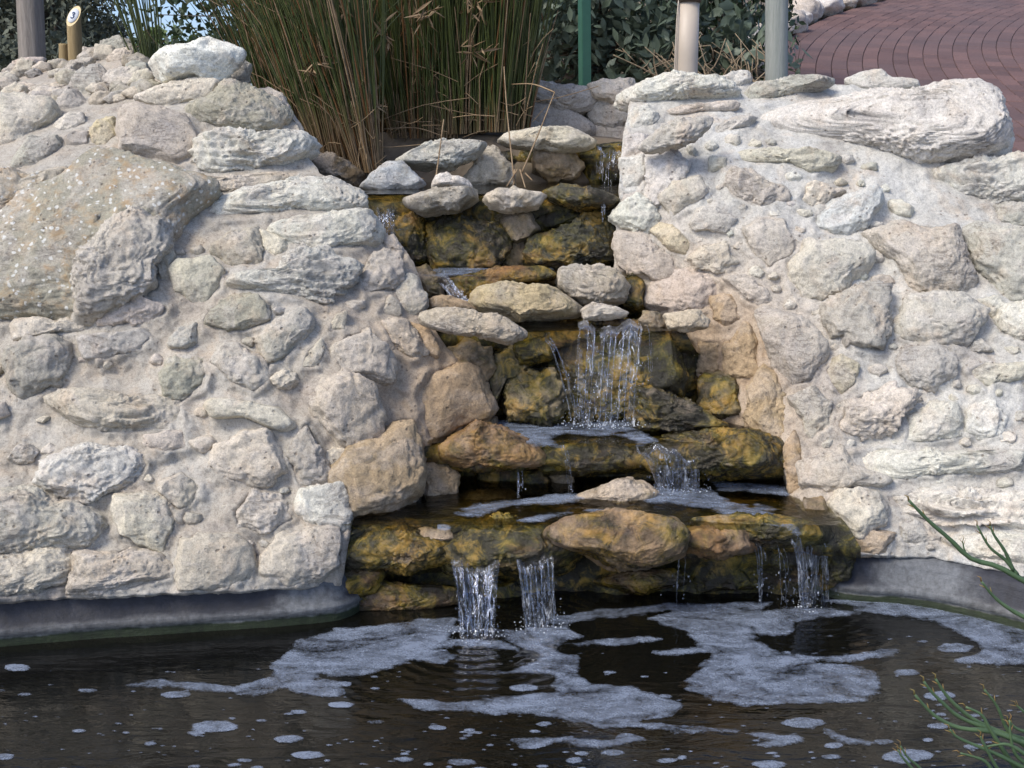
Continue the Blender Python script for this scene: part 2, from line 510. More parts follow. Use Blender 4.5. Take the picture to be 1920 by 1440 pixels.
SURF = {
 'L': RBF([(-250,1150,2.85),(0,1130,2.98),(300,1115,3.06),(640,1100,3.17),(0,900,3.2),(300,900,3.25),(620,900,3.32),(-250,900,3.1),
   (0,650,3.5),(300,650,3.5),(600,650,3.5),(780,640,3.66),(0,450,3.75),(300,450,3.75),(640,440,3.85),(720,440,3.95),(-250,500,3.6),
   (0,330,4.0),(300,330,4.0),(640,340,4.1),(0,240,4.3),(280,250,4.15),(450,290,4.12),(560,280,4.2),(100,150,4.8),(250,140,4.6),(440,200,4.3),
   (360,115,4.45),(220,90,5.1),(0,140,5.1),(100,120,5.2),(-250,130,5.1),(850,740,3.68),(870,670,3.72),(920,770,3.75),(720,880,3.4),(650,790,3.42),
   (790,850,3.5),(640,1000,3.22),(800,600,3.75)]),
 'R': RBF([(1560,1040,3.32),(1750,1030,3.3),(1920,1080,3.17),(2150,1140,2.95),(1600,900,3.45),(1900,900,3.4),(1500,700,3.68),(1700,700,3.66),
   (1900,650,3.68),(2150,700,3.6),(1430,560,3.85),(1600,500,3.9),(1800,480,3.92),(1920,480,3.95),(1250,450,4.05),(1400,420,4.0),(1600,380,4.1),
   (1190,380,4.15),(1170,300,4.25),(1300,280,4.22),(1500,290,4.22),(1680,240,4.35),(1800,340,4.2),(1920,340,4.25),(2150,350,4.2),(1280,165,4.55),
   (1480,160,4.6),(1660,155,4.65),(1820,180,4.5),(1170,470,4.1),(1270,540,4.0),(1285,600,3.9),(1270,660,3.92),(1330,680,3.88),(1395,660,3.8),
   (1440,760,3.66),(1355,745,3.78),(1490,850,3.52),(1530,960,3.36),(1400,790,3.7),(1480,930,3.5)]),
}

def surf_normal(reg, px, py):
    e = 12
    f = SURF[reg]
    a = at(px + e, py, f(px + e, py)) - at(px - e, py, f(px - e, py))
    b = at(px, py - e, f(px, py - e)) - at(px, py + e, f(px, py + e))
    n = np.cross(a, b)
    return n / np.linalg.norm(n)

# ------------------------------------------------------------------ stones
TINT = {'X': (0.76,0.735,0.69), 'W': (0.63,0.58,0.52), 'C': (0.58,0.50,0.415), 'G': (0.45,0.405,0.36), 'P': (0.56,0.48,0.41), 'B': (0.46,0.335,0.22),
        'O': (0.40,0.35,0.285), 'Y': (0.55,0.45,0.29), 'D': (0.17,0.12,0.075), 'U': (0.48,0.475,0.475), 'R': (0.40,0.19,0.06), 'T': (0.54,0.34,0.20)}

def stone(name, poly, reg=None, Y=None, T=None, col='C', wet=0.0, parent=None, nb=0.45, bury=0.48, box=0.72, strata=0.0, mat='stone', seed=None, rough=1.0, top=0.0, lvl=None, pale=0.0, grow=1.0, lump=0.17):
    poly = np.asarray(poly, float)
    seed = seed if seed is not None else int(abs(poly.sum() * 13)) % 99991
    rg = np.random.default_rng(seed)
    if grow != 1.0:
        poly = poly.mean(0) + (poly - poly.mean(0)) * grow
    a = poly; b = np.roll(poly, -1, 0)
    cr = a[:, 0] * b[:, 1] - b[:, 0] * a[:, 1]
    A = cr.sum() / 2
    cx = ((a[:, 0] + b[:, 0]) * cr).sum() / (6 * A)
    cy = ((a[:, 1] + b[:, 1]) * cr).sum() / (6 * A)
    ext = poly.max(0) - poly.min(0)
    if Y is None:
        Y = SURF[reg](cx, cy)
        wn_ = surf_normal(reg, cx, cy)
    else:
        wn_ = np.array([0, -0.85, 0.5])
    c0 = at(cx, cy, Y)
    view = EYE - c0
    dist = np.linalg.norm(view)
    view /= dist
    n = view * (1 - nb) + wn_ * nb
    n /= np.linalg.norm(n)
    mpp = dist / F
    size = math.sqrt(abs(A)) * mpp
    if T is None:
        T = (min(0.36 * size, 0.55 * ext.min() * mpp) + 0.012) * (0.8 if grow > 1 and reg else 1.0)
    rough = rough * rg.uniform(0.55, 1.45)
    c = c0 - view * (-bury * T)
    c = c0 + n * (0.5 - bury) * T * 0.6
    u = np.cross(np.array([0, 0, 1.0]), n); u /= np.linalg.norm(u)
    v = np.cross(n, u)
    D = raydir(poly[:, 0], poly[:, 1])
    tt = ((c - EYE) @ n) / (D @ n)
    W = EYE + D * tt[:, None] - c
    uv = np.stack([W @ u, W @ v], -1)
    # polar outline
    K = 180
    th = np.arange(K) / K * 2 * math.pi
    r = np.zeros(K)
    for i in range(len(uv)):
        p, q = uv[i], uv[(i + 1) % len(uv)]
        e = q - p
        dx, dy = np.cos(th), np.sin(th)
        den = dx * e[1] - dy * e[0]
        den = np.where(np.abs(den) < 1e-12, 1e-12, den)
        t_ = (p[0] * e[1] - p[1] * e[0]) / den
        s_ = (p[0] * dy - p[1] * dx) / den
        ok = (s_ >= -1e-6) & (s_ <= 1 + 1e-6) & (t_ > 0)
        r = np.where(ok & (t_ > r), t_, r)
    r = np.where(r <= 0, size * 0.5, r)
    ker = np.array([1, 2, 3, 2, 1]) / 9.0
    r = sum(k * np.roll(r, i - 2) for i, k in enumerate(ker))
    if lvl is None:
        lvl = 4 if ext.max() < 55 else (5 if ext.max() < 190 else 6)
    q, Fs = ico(lvl)
    q = q.copy()
    # chipped facets
    for _ in range(int(rg.integers(13, 20))):
        d = rg.normal(size=3); d[2] = abs(d[2]) * 1.2 + 0.1; d /= np.linalg.norm(d)
        h = rg.uniform(0.70, 0.93)
        q -= d * (np.maximum(0, q @ d - h) * 0.97)[:, None]
    off = rg.uniform(-50, 50, 3)
    q *= (1 + lump * fbm(q * 1.25 + off, 3, seed % 97))[:, None]
    rho = np.linalg.norm(q[:, :2], axis=1) + 1e-9
    rho_rim = np.percentile(rho[np.abs(q[:, 2]) < 0.18], 60)
    ang = np.arctan2(q[:, 1], q[:, 0]) % (2 * math.pi)
    R = np.interp(ang, np.append(th, 2 * math.pi), np.append(r, r[0]))
    s_ = np.minimum(rho / rho_rim, 1.15) ** box * 1.04
    z = np.sign(q[:, 2]) * np.abs(q[:, 2]) ** rg.uniform(0.55, 0.85)
    loc = (q[:, :2] / rho[:, None]) * (R * s_)[:, None]
    tiltu, tiltv = rg.uniform(-0.25, 0.25), rg.uniform(-0.25, 0.25) + top
    zz = T * z * (1 + tiltu * q[:, 0] + tiltv * q[:, 1])
    dirn = u * q[:, 0:1] + v * q[:, 1:2] + n * q[:, 2:3]
    dirn /= np.linalg.norm(dirn, axis=1)[:, None] + 1e-9
    V = u * loc[:, 0:1] + v * loc[:, 1:2] + n * zz[:, None]
    Pw = V + c
    amp = min(0.022, 0.10 * size + 0.002) * rough
    disp = amp * 1.0 * fbm(Pw * (1.6 / max(size, 0.08)) + off, 3, 5)
    fq = rg.uniform(9, 24)
    bil = np.abs(fbm(Pw * fq * np.array([1, 1, rg.uniform(.8, 2.2)]) + off, 4, 11, 0.6))
    disp += amp * (1.1 * bil - 0.25) * 0.8
    disp += amp * 0.55 * fbm(Pw * 50, 4, 12, 0.65)
    if strata:
        wz = Pw[:, 2] * 30 + 1.6 * fbm(Pw * 5 + off, 3, 23)
        st = (wz % 1.0)
        disp += amp * strata * 0.8 * (np.minimum(st * 1.4, (1 - st) * 6).clip(0, 1) - 0.5) * np.clip(0.4 + 1.6 * fbm(Pw * 6 + off, 2, 24), 0, 1)
    if lvl >= 5:
        disp += amp * 0.25 * fbm(Pw * 95, 2, 31)
    V = V + dirn * disp[:, None]
    o = link(name, mesh(name, V, Fs), M[mat], parent)
    o.location = c - (np.array(parent_world(parent)) if parent else 0)
    k = rg.uniform(0.85, 1.10)
    o.color = tuple(min(1, x * k * h_ * rg.uniform(0.975, 1.025)) for h_, x in zip((0.975, 1.02, 0.985),  (np.array(TINT[col]) * (1 - pale) + np.array([.60, .575, .535]) * pale))) + (1.0 - wet,)
    return o

# tables: outline in photo pixels, colour, wetness, options
LEFT = [
 ("353,197 383,187 410,160 430,154 477,170 513,190 533,213 517,243 483,255 433,247 383,230 360,217", 'O', 0, dict(bury=.1)),
 ("478,172 520,175 545,200 562,230 568,265 520,255 500,200", 'C', 0, dict(Y=4.42)),
 ("255,185 300,165 355,150 400,160 385,190 350,200 320,205 290,195", 'C', 0, {}),
 ("193,153 213,138 250,133 290,143 302,153 267,162 257,167 230,172 200,163", 'P', 0, dict(bury=0)),
 ("138,160 153,133 187,128 200,147 197,167 217,180 230,187 207,200 173,197 150,183", 'G', 0, {}),
 ("180,110 192,80 215,70 240,75 250,95 240,115 200,118", 'G', 0, {}),
 ("200,110 215,95 240,90 253,105 250,120 215,122", 'C', 0, dict(Y=4.95)),
 ("100,165 112,135 148,112 178,115 150,135 140,160 115,170", 'C', 0, {}),
 ("100,207 123,173 143,173 167,197 160,213 133,215 107,215", 'G', 0, {}),
 ("105,230 120,218 155,215 165,235 140,250 110,250", 'P', 0, {}),
 ("65,185 75,165 110,165 122,180 105,195 70,192", 'C', 0, {}),
 ("-20,175 50,185 100,200 108,215 105,240 80,255 60,290 30,305 -20,310", 'P', 0, dict(strata=1)),
 ("25,320 40,285 60,258 110,255 118,275 100,300 60,320", 'G', 0, {}),
 ("123,262 140,250 165,250 172,275 150,280 128,275", 'G', 0, {}),
 ("165,245 185,225 215,222 225,255 200,285 172,280", 'Y', 0, {}),
 ("217,240 230,213 260,197 300,207 337,220 360,247 370,273 360,300 333,316 293,307 257,300 230,280", 'P', 0, dict(bury=.1)),
 ("370,283 393,257 443,253 493,257 547,253 577,270 573,293 540,313 483,323 400,333 373,323", 'W', 0, dict(bury=.1, strata=1.2)),
 ("-30,480 20,420 60,380 130,330 170,290 240,295 330,315 390,348 402,370 340,400 300,450 260,530 190,598 90,605 -30,610", 'O', 0, dict(mat='lichen', T=.11, nb=.9, bury=.6, rough=.8)),
 ("-20,325 60,325 130,310 140,330 60,375 10,430 -20,430", 'P', 0, dict(mat='lichen')),
 ("380,400 420,375 500,350 560,325 620,335 665,360 667,385 640,400 560,400 470,410 400,415", 'W', 0, dict(strata=.8, T=.07)),
 ("520,430 560,410 640,400 690,398 712,425 700,455 660,470 600,470 540,455", 'W', 0, dict(strata=.8, T=.07)),
 ("310,330 400,335 520,325 580,330 540,350 430,370 360,362", 'C', 0, dict(bury=.55)),
 ("140,590 150,540 160,470 200,420 250,405 300,420 310,470 290,500 300,540 210,590 170,600", 'G', 0, dict(bury=-.5)),
 ("191,606 216,532 241,536 262,557 319,575 308,592 262,606 212,613", 'P', 0, {}),
 ("290,493 312,461 329,482 324,511 322,539 301,528", 'C', 0, {}),
 ("322,507 336,490 390,486 414,511 418,539 390,575 354,567 326,543", 'C', 0, {}),
 ("418,500 400,470 430,440 480,430 500,470 495,495 470,508 440,508", 'O', 0, {}),
 ("485,430 540,450 545,470 515,485 500,470", 'C', 0, {}),
 ("421,528 460,511 510,514 538,479 602,475 666,500 648,532 623,553 609,578 567,564 513,550 443,543", 'W', 0, dict(strata=.8)),
 ("375,610 393,582 443,557 489,552 513,571 506,606 460,622 407,619", 'O', 0, {}),
 ("485,642 510,614 552,582 577,578 588,603 570,638 531,677 510,684 496,667", 'G', 0, dict(rough=1.5)),
 ("400,681 418,649 450,649 496,677 503,716 478,738 425,713", 'G', 0, dict(rough=1.4)),
 ("301,702 326,667 375,677 393,702 386,727 340,755 312,745", 'O', 0, {}),
 ("7,660 53,638 106,628 131,652 120,706 71,745 42,752 14,723", 'G', 0, dict(bury=.05)),
 ("149,631 198,624 269,617 283,638 248,660 198,674 166,670", 'G', 0, dict(bury=.1)),
 ("35,600 150,598 205,606 190,628 100,627 40,640", 'P', 0, {}),
 ("103,752 127,734 212,738 283,748 336,759 347,787 340,812 266,812 198,812 142,787", 'P', 0, dict(strata=1.2)),
 ("265,815 345,808 350,840 310,850 280,840", 'P', 0, {}),
 ("386,759 407,748 460,752 513,766 542,794 531,812 496,801 460,784 407,784", 'C', 0, dict(bury=0, T=.05)),
 ("393,872 407,833 453,815 503,815 524,847 540,885 500,905 430,900", 'C', 0, {}),
 ("535,850 574,790 602,830 620,885 620,920 560,910", 'G', 0, dict(rough=1.5)),
 ("75,900 90,865 125,845 190,835 250,840 280,868 265,900 230,920 170,940 100,920", 'W', 0, {}),
 ("298,904 342,884 375,912 363,941 334,961 314,941", 'C', 0, {}),
 ("-25,925 68,920 109,940 153,945 181,973 185,1009 161,1029 100,1029 40,1045 -25,1040", 'P', 0, dict(bury=.1)),
 ("217,932 274,920 314,941 330,977 306,1037 274,1021 225,1009", 'C', 0, {}),
 ("435,957 471,920 524,932 552,973 504,1001 447,989", 'C', 0, {}),
 ("560,920 640,908 657,960 648,1005 600,1000 560,960", 'W', 0, {}),
 ("-25,1050 120,1032 150,1060 130,1100 60,1112 -25,1125", 'C', 0, dict(strata=1)),
 ("150,1040 250,1030 310,1040 322,1085 230,1108 140,1108", 'C', 0, dict(strata=1)),
 ("335,1010 440,1005 475,1060 470,1085 400,1108 345,1103 330,1060", 'C', 0, {}),
 ("495,1045 520,1009 576,993 628,997 641,1021 637,1061 596,1086 536,1098 500,1073", 'C', 0, {}),
 ("590,740 605,710 650,698 700,730 720,780 705,830 670,850 630,830 600,790", 'C', 0, dict(bury=.15)),
 ("629,659 647,630 691,619 724,644 738,681 735,710 713,721 669,710 636,688", 'P', 0, dict(bury=.15)),
 ("677,542 687,495 717,476 750,480 757,524 738,546 687,553", 'G', 0, dict(bury=.1)),
 ("705,445 735,442 765,475 762,492 725,480", 'G', 0, {}),
 ("742,553 757,517 782,524 802,568 790,593 760,604", 'G', 0, {}),
 ("705,590 730,555 750,570 752,595 720,598", 'G', 0, {}),
 ("713,604 764,604 800,660 771,677 742,659", 'P', 0, {}),
 ("764,604 800,610 825,660 820,675 800,665", 'B', 0, {}),
 ("565,690 580,655 600,640 608,660 595,690", 'C', 0, {}),
 ("612,625 630,590 650,585 645,620", 'C', 0, {}),
 ("775,732 804,695 855,681 903,710 928,768 906,790 855,801 804,826 786,786", 'B', 0.12, dict(rough=1.3)),
 ("841,659 877,640 917,651 928,688 906,713 870,702", 'B', 0.3, dict(nb=.2, T=.06)),
 ("625,890 655,841 709,808 753,783 779,790 790,870 785,920 740,945 660,955", 'B', 0.1, dict(bury=.1, rough=1.2)),
 ("600,850 640,840 660,850 635,890", 'C', 0, {}),
 ("930,780 905,790 860,800 870,815 930,800", 'B', 0.4, {}),
]
RIGHT = [
 ("1170,192 1177,171 1241,147 1305,143 1356,154 1378,175 1339,186 1271,188 1220,196 1190,199", 'W', 0, dict(bury=0, T=.08)),
 ("1348,149 1373,137 1399,137 1407,149 1386,171 1360,162", 'W', 0, {}),
 ("1386,179 1420,158 1484,149 1548,145 1551,158 1506,171 1442,192 1395,203", 'G', 0, dict(bury=0)),
 ("1591,154 1612,141 1651,137 1677,149 1719,154 1724,167 1681,175 1612,171", 'W', 0, {}),
 ("1425,240 1480,208 1540,196 1612,184 1700,182 1760,168 1817,166 1852,186 1888,248 1873,284 1826,296 1700,296 1580,264 1463,258", 'W', 0, dict(bury=-.3, T=.11, lump=.05, box=.5, rough=1.3, seed=23)),
 ("1305,269 1339,239 1378,218 1416,218 1399,239 1356,256", 'G', 0, dict(T=.035)),
 ("1245,215 1270,203 1330,195 1380,195 1370,210 1310,213 1265,222", 'C', 0, dict(T=.035)),
 ("1175,235 1190,200 1215,198 1235,215 1220,245 1180,250", 'W', 0, {}),
 ("1170,272 1180,252 1215,250 1212,290 1168,300", 'W', 0, {}),
 ("1165,330 1165,302 1205,292 1215,330 1200,355 1165,360", 'W', 0, {}),
 ("1165,362 1200,357 1212,372 1190,385 1165,385", 'G', 0, {}),
 ("1205,340 1215,295 1265,285 1290,310 1280,345 1235,390 1210,375", 'W', 0, {}),
 ("1240,370 1260,340 1310,330 1330,355 1310,385 1265,405", 'P', 0, {}),
 ("1365,300 1400,285 1480,280 1570,295 1560,315 1520,330 1470,310 1370,310", 'C', 0, dict(strata=1.2)),
 ("1360,346 1378,320 1425,329 1467,354 1469,372 1429,391 1373,372", 'C', 0, dict(bury=.2)),
 ("1493,380 1514,346 1544,346 1583,359 1561,376 1519,393", 'C', 0, dict(rough=1.5)),
 ("1519,414 1566,376 1642,350 1649,384 1625,423 1595,446 1531,436", 'U', 0, dict(bury=.15)),
 ("1145,410 1164,380 1198,367 1232,384 1241,410 1211,436 1168,427", 'W', 0, dict(bury=0)),
 ("1294,419 1309,393 1343,389 1378,410 1356,436 1309,433", 'W', 0, dict(bury=.15)),
 ("1224,436 1241,421 1271,427 1296,453 1288,478 1258,474", 'Y', 0, {}),
 ("1284,485 1321,460 1357,457 1378,492 1357,513 1311,503", 'C', 0, dict(bury=.1)),
 ("1387,428 1417,414 1467,418 1488,453 1467,485 1442,510 1410,474", 'C', 0, {}),
 ("1470,489 1516,460 1580,457 1622,474 1622,499 1580,542 1541,574 1502,577 1481,542", 'C', 0, {}),
 ("1630,442 1700,421 1789,428 1807,464 1824,513 1796,549 1704,545 1676,489", 'P', 0, dict(bury=.15)),
 ("1803,440 1828,421 1940,440 1940,560 1888,574 1842,517", 'G', 0, dict(bury=-.2, T=.09)),
 ("1863,598 1888,570 1940,565 1940,650 1870,627", 'W', 0, dict(bury=0)),
 ("1830,562 1870,555 1888,575 1860,602", 'W', 0, {}),
 ("1538,598 1559,563 1612,538 1654,549 1665,598 1661,662 1615,659 1576,634 1552,641", 'G', 0, dict(bury=.1)),
 ("1683,605 1700,563 1754,538 1803,552 1849,581 1835,612 1807,648 1764,648 1690,637", 'G', 0, dict(bury=.15)),
 ("1421,591 1452,582 1506,602 1545,648 1541,676 1520,719 1484,726 1452,687 1435,634", 'P', 0, dict(bury=0)),
 ("1676,676 1700,648 1746,641 1782,669 1789,705 1746,733 1704,729 1683,705", 'G', 0, {}),
 ("1360,524 1396,517 1438,542 1452,566 1424,581 1389,559", 'W', 0, {}),
 ("1548,694 1576,662 1605,683 1605,722 1576,747 1559,726", 'Y', 0, {}),
 ("1484,751 1523,733 1562,758 1559,797 1523,825 1509,814", 'P', 0, {}),
 ("1569,800 1591,754 1626,733 1658,729 1711,744 1704,775 1683,807 1630,818 1584,818", 'C', 0, dict(rough=1.7, bury=.2)),
 ("1693,832 1707,782 1743,758 1792,758 1803,790 1785,825", 'W', 0, {}),
 ("1803,807 1814,768 1860,754 1885,782 1874,814 1835,832", 'W', 0, {}),
 ("1814,694 1849,680 1940,683 1915,715 1863,719 1856,740 1835,719", 'C', 0, {}),
 ("1590,850 1650,840 1760,850 1930,842 1900,882 1720,895 1650,905 1610,890", 'W', 0, dict(strata=1)),
 ("1542,945 1582,920 1643,924 1663,949 1655,981 1603,1009 1566,989", 'C', 0, dict(bury=.1)),
 ("1570,1000 1640,990 1680,1000 1660,1038 1600,1038", 'B', 0, {}),
 ("1685,990 1710,970 1740,990 1760,1010 1720,1022 1690,1020", 'G', 0, {}),
 ("1660,930 1760,918 1940,930 1940,1000 1850,990 1760,975 1690,970", 'W', 0, dict(strata=2.2, rough=1.4)),
 ("1750,1010 1850,1000 1940,1010 1940,1062 1800,1040", 'W', 0, dict(strata=1.6)),
 ("1500,870 1580,840 1620,880 1660,900 1600,920 1545,930 1510,910", 'P', 0, dict(bury=.5)),
 ("1735,320 1800,308 1940,300 1940,380 1860,390 1780,370 1740,345", 'W', 0, dict(strata=1)),
 ("1860,385 1940,385 1940,430 1870,425", 'G', 0, {}),
 # warm brown stones on the side that faces the water
 ("1155,500 1160,440 1210,440 1260,480 1280,520 1230,540 1190,520", 'P', 0, {}),
 ("1215,570 1220,530 1290,500 1350,530 1340,580 1280,590", 'P', 0, {}),
 ("1335,560 1370,555 1390,600 1360,615 1335,600", 'B', 0, {}),
 ("1245,640 1290,625 1310,660 1290,720 1260,690", 'B', .15, {}),
 ("1305,700 1320,640 1350,640 1355,700 1330,710", 'B', .1, {}),
 ("1355,650 1400,610 1425,640 1425,700 1390,710 1365,700", 'B', 0, {}),
 ("1400,740 1430,680 1460,700 1475,780 1470,830 1430,850 1400,800", 'B', .12, dict(rough=1.4)),
 ("1315,745 1325,705 1360,700 1390,725 1390,770 1350,790 1320,780", 'Y', .5, dict(rough=1.4, bury=.1)),
 ("1470,850 1490,810 1505,850 1512,920 1480,932", 'B', .2, {}),
 ("1505,935 1545,930 1572,1000 1560,1035 1525,1000", 'B', .4, {}),
]
CASC = [   # stones of the cascade, with their own distance
 ("1003,293 1027,283 1080,287 1093,310 1073,333 1033,340 1007,320", 'B', .3, dict(Y=4.86, T=.10)),
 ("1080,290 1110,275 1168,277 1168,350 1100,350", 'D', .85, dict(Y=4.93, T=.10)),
 ("873,335 893,297 923,283 957,320 962,350 927,352 880,352", 'C', .2, dict(Y=4.75)),
 ("575,300 620,288 680,325 668,350 615,335", 'D', .1, dict(Y=4.62)),
 ("1027,360 1053,347 1080,353 1127,360 1163,377 1147,393 1080,390 1040,377", 'Y', .6, dict(Y=4.2, T=.09, bury=0)),
 ("800,432 830,412 935,417 947,470 930,502 830,508 800,480", 'B', .62, dict(Y=4.21, T=.08)),
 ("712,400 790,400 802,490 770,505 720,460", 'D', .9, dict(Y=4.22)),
 ("925,405 990,398 1008,430 970,457 940,442", 'B', .35, dict(Y=4.24)),
 ("985,482 1000,450 1090,418 1152,408 1155,492 1080,502 1000,500", 'O', .75, dict(Y=4.2, T=.09)),
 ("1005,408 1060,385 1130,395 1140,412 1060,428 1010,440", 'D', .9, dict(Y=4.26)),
 ("935,450 985,452 990,490 960,502 935,495", 'B', .25, dict(Y=4.26)),
 ("833,525 877,513 928,506 1008,507 1034,524 965,533 928,545 892,562 862,556", 'R', .5, dict(Y=4.0, T=.08)),
 ("768,512 800,500 825,525 830,557 803,555", 'B', .35, dict(Y=3.98)),
 ("804,562 830,553 870,565 892,582 830,584 805,582", 'B', .15, dict(Y=3.86)),
 ("1158,540 1185,510 1207,530 1207,575 1172,575", 'O', .6, dict(Y=4.02)),
 ("1195,602 1210,585 1240,590 1250,617 1225,624", 'O', .35, dict(Y=3.82)),
 ("1030,640 1080,618 1180,612 1260,640 1285,720 1250,742 1190,765 1120,785 1062,735", 'O', .72, dict(Y=3.83, T=.10)),
 ("1195,640 1255,630 1287,700 1275,740 1220,750 1200,700", 'O', .8, dict(Y=3.78)),
 ("943,717 965,692 1008,688 1045,702 1067,732 1063,768 1023,790 957,790", 'Y', .5, dict(Y=3.76, rough=1.6)),
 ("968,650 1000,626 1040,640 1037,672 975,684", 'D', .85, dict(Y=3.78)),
 ("925,660 965,645 985,690 950,720 925,770 915,715", 'Y', .5, dict(Y=3.80)),
 ("1060,735 1110,760 1120,790 1060,792", 'B', .6, dict(Y=3.75)),
 ("1183,775 1200,735 1220,727 1270,750 1350,790 1362,806 1280,806 1200,806", 'O', .55, dict(Y=3.66, T=.08, bury=0, strata=1)),
 ("819,845 848,816 892,801 939,799 976,826 1001,852 994,870 928,876 855,872 826,862", 'R', .35, dict(Y=3.56, T=.13, bury=.2)),
 ("1000,850 1030,828 1120,826 1190,848 1197,875 1130,887 1040,882", 'Y', .62, dict(Y=3.58, T=.10)),
 ("1190,840 1280,815 1400,810 1467,838 1467,882 1380,892 1290,892 1205,878", 'Y', .62, dict(Y=3.57, T=.12)),
 ("793,868 826,866 858,892 852,922 803,940", 'B', .12, dict(Y=3.52)),
 ("832,938 870,920 950,918 965,940 860,950", 'B', .35, dict(Y=3.56, T=.05)),
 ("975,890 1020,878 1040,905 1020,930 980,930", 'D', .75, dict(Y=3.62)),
 ("1030,895 1065,883 1080,915 1045,925", 'Y', .4, dict(Y=3.62)),
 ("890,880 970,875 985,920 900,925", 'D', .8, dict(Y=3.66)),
 ("1056,943 1099,925 1150,905 1175,896 1210,908 1232,926 1218,944 1144,947", 'C', .22, dict(Y=3.48, T=.06, bury=.2, box=.65, lump=.08)),
 ("648,1020 713,984 790,988 860,1010 885,1045 820,1065 741,1070 689,1070 640,1048", 'B', .6, dict(Y=3.27, T=.12)),
 ("776,1003 800,990 845,991 848,1010 800,1020", 'B', .12, dict(Y=3.24, T=.035)),
 ("805,1035 860,985 950,972 1030,990 1075,1035 1040,1066 950,1074 850,1070", 'Y', .68, dict(Y=3.27, T=.13)),
 ("1039,1000 1075,975 1144,963 1204,967 1260,977 1280,1005 1269,1037 1204,1058 1136,1058 1103,1037 1055,1025", 'T', .42, dict(Y=3.25, T=.13, bury=0, box=.5, lump=.07)),
 ("1255,1005 1325,982 1400,996 1410,1030 1345,1044 1270,1030", 'R', .4, dict(Y=3.27, T=.12)),
 ("1270,975 1400,967 1500,972 1545,987 1548,1012 1480,1026 1390,1022 1300,997", 'Y', .66, dict(Y=3.30, T=.13)),
 ("1110,1090 1180,1072 1260,1070 1285,1092 1200,1112", 'R', .5, dict(Y=3.33)),
 ("650,1115 720,1095 850,1100 855,1132 740,1148 650,1148", 'R', .5, dict(Y=3.27, T=.06)),
 ("600,1085 660,1058 720,1070 700,1110 640,1125", 'R', .6, dict(Y=3.24, T=.05)),
 ("900,1090 970,1085 980,1140 910,1145", 'D', .8, dict(Y=3.36)),
 ("1290,1060 1400,1050 1420,1100 1310,1115", 'D', .85, dict(Y=3.38)),
 ("1560,1000 1600,1030 1590,1080 1545,1100 1535,1030", 'D', .85, dict(Y=3.33)),
]
LOOSE = [
 ("272,110 293,93 333,85 363,83 387,74 410,83 457,98 447,123 423,143 395,167 370,153 333,150 310,153 287,140", 'X', 0, dict(Y=4.38, T=.10, bury=0),
  "bright white boulder crowning the left rock bank beside the reeds"),
 ("430,127 455,115 472,122 470,150 455,163 430,157", 'G', 0, dict(Y=4.52), "small grey stone tucked behind the bright white boulder by the reeds"),
 ("1198,273 1228,243 1271,218 1331,216 1337,235 1301,265 1271,282 1220,286", 'G', 0, dict(Y=4.12, T=.045, bury=-.3),
  "flat grey slab tilted on the upper inner corner of the right bank"),
 ("930,263 960,248 1010,240 1060,242 1093,257 1112,267 1093,280 1040,285 993,279 953,275", 'C', .12, dict(Y=4.8, T=.09, bury=0, strata=1),
  "flat cream stone lying across the topmost lip of the cascade"),
 ("740,302 780,277 813,260 860,263 920,267 893,293 853,310 800,319 763,312", 'W', 0, dict(Y=4.66, T=.08, bury=0, strata=.8),
  "pale grey flat stone leaning at the foot of the reeds"),
 ("677,350 730,303 753,300 800,343 780,359 710,360", 'U', .12, dict(Y=4.5, T=.07), "triangular bluish stone at the left end of the upper pool"),
 ("810,353 817,330 837,323 877,337 887,353 853,356", 'W', .05, dict(Y=4.33, T=.06), "small white knob of stone behind the upper lip"),
 ("757,372 813,353 890,350 897,373 860,395 793,402 763,385", 'C', .25, dict(Y=4.18, T=.09, bury=0),
  "cream stone with a mossy underside at the left of the upper lip"),
 ("903,372 930,353 973,353 1020,367 1003,389 960,399 923,389", 'C', .18, dict(Y=4.18, T=.085, bury=0),
  "cream pointed stone in the middle of the upper lip"),
 ("884,573 895,546 921,531 943,522 986,535 1030,535 1059,553 1087,575 1087,588 1037,599 965,599 921,591", 'Y', .06, dict(Y=3.90, T=.10, bury=0),
  "large yellowish cream boulder sitting on the middle ledge"),
 ("1034,526 1041,502 1067,495 1121,500 1169,517 1185,535 1169,562 1129,573 1085,566 1041,544", 'C', .06, dict(Y=3.99, T=.09, bury=0),
  "smooth peach boulder on the middle ledge beside the yellowish one"),
 ("1090,581 1110,566 1140,571 1182,590 1147,599 1096,599", 'W', .08, dict(Y=3.82, T=.05, bury=0), "small pale stone lying before the peach boulder"),
 ("797,588 826,580 884,582 928,589 990,619 994,630 957,648 910,635 833,620 802,608", 'P', 0, dict(Y=3.66, T=.04, bury=-.2, nb=.5),
  "flat pinkish slab jutting from the left bank over the cascade"),
 ("1243,591 1260,582 1310,583 1330,598 1322,615 1290,622 1255,618", 'C', 0, dict(Y=3.76, T=.045, bury=-.1),
  "flat cream stone capping the brown right side of the fall"),
]

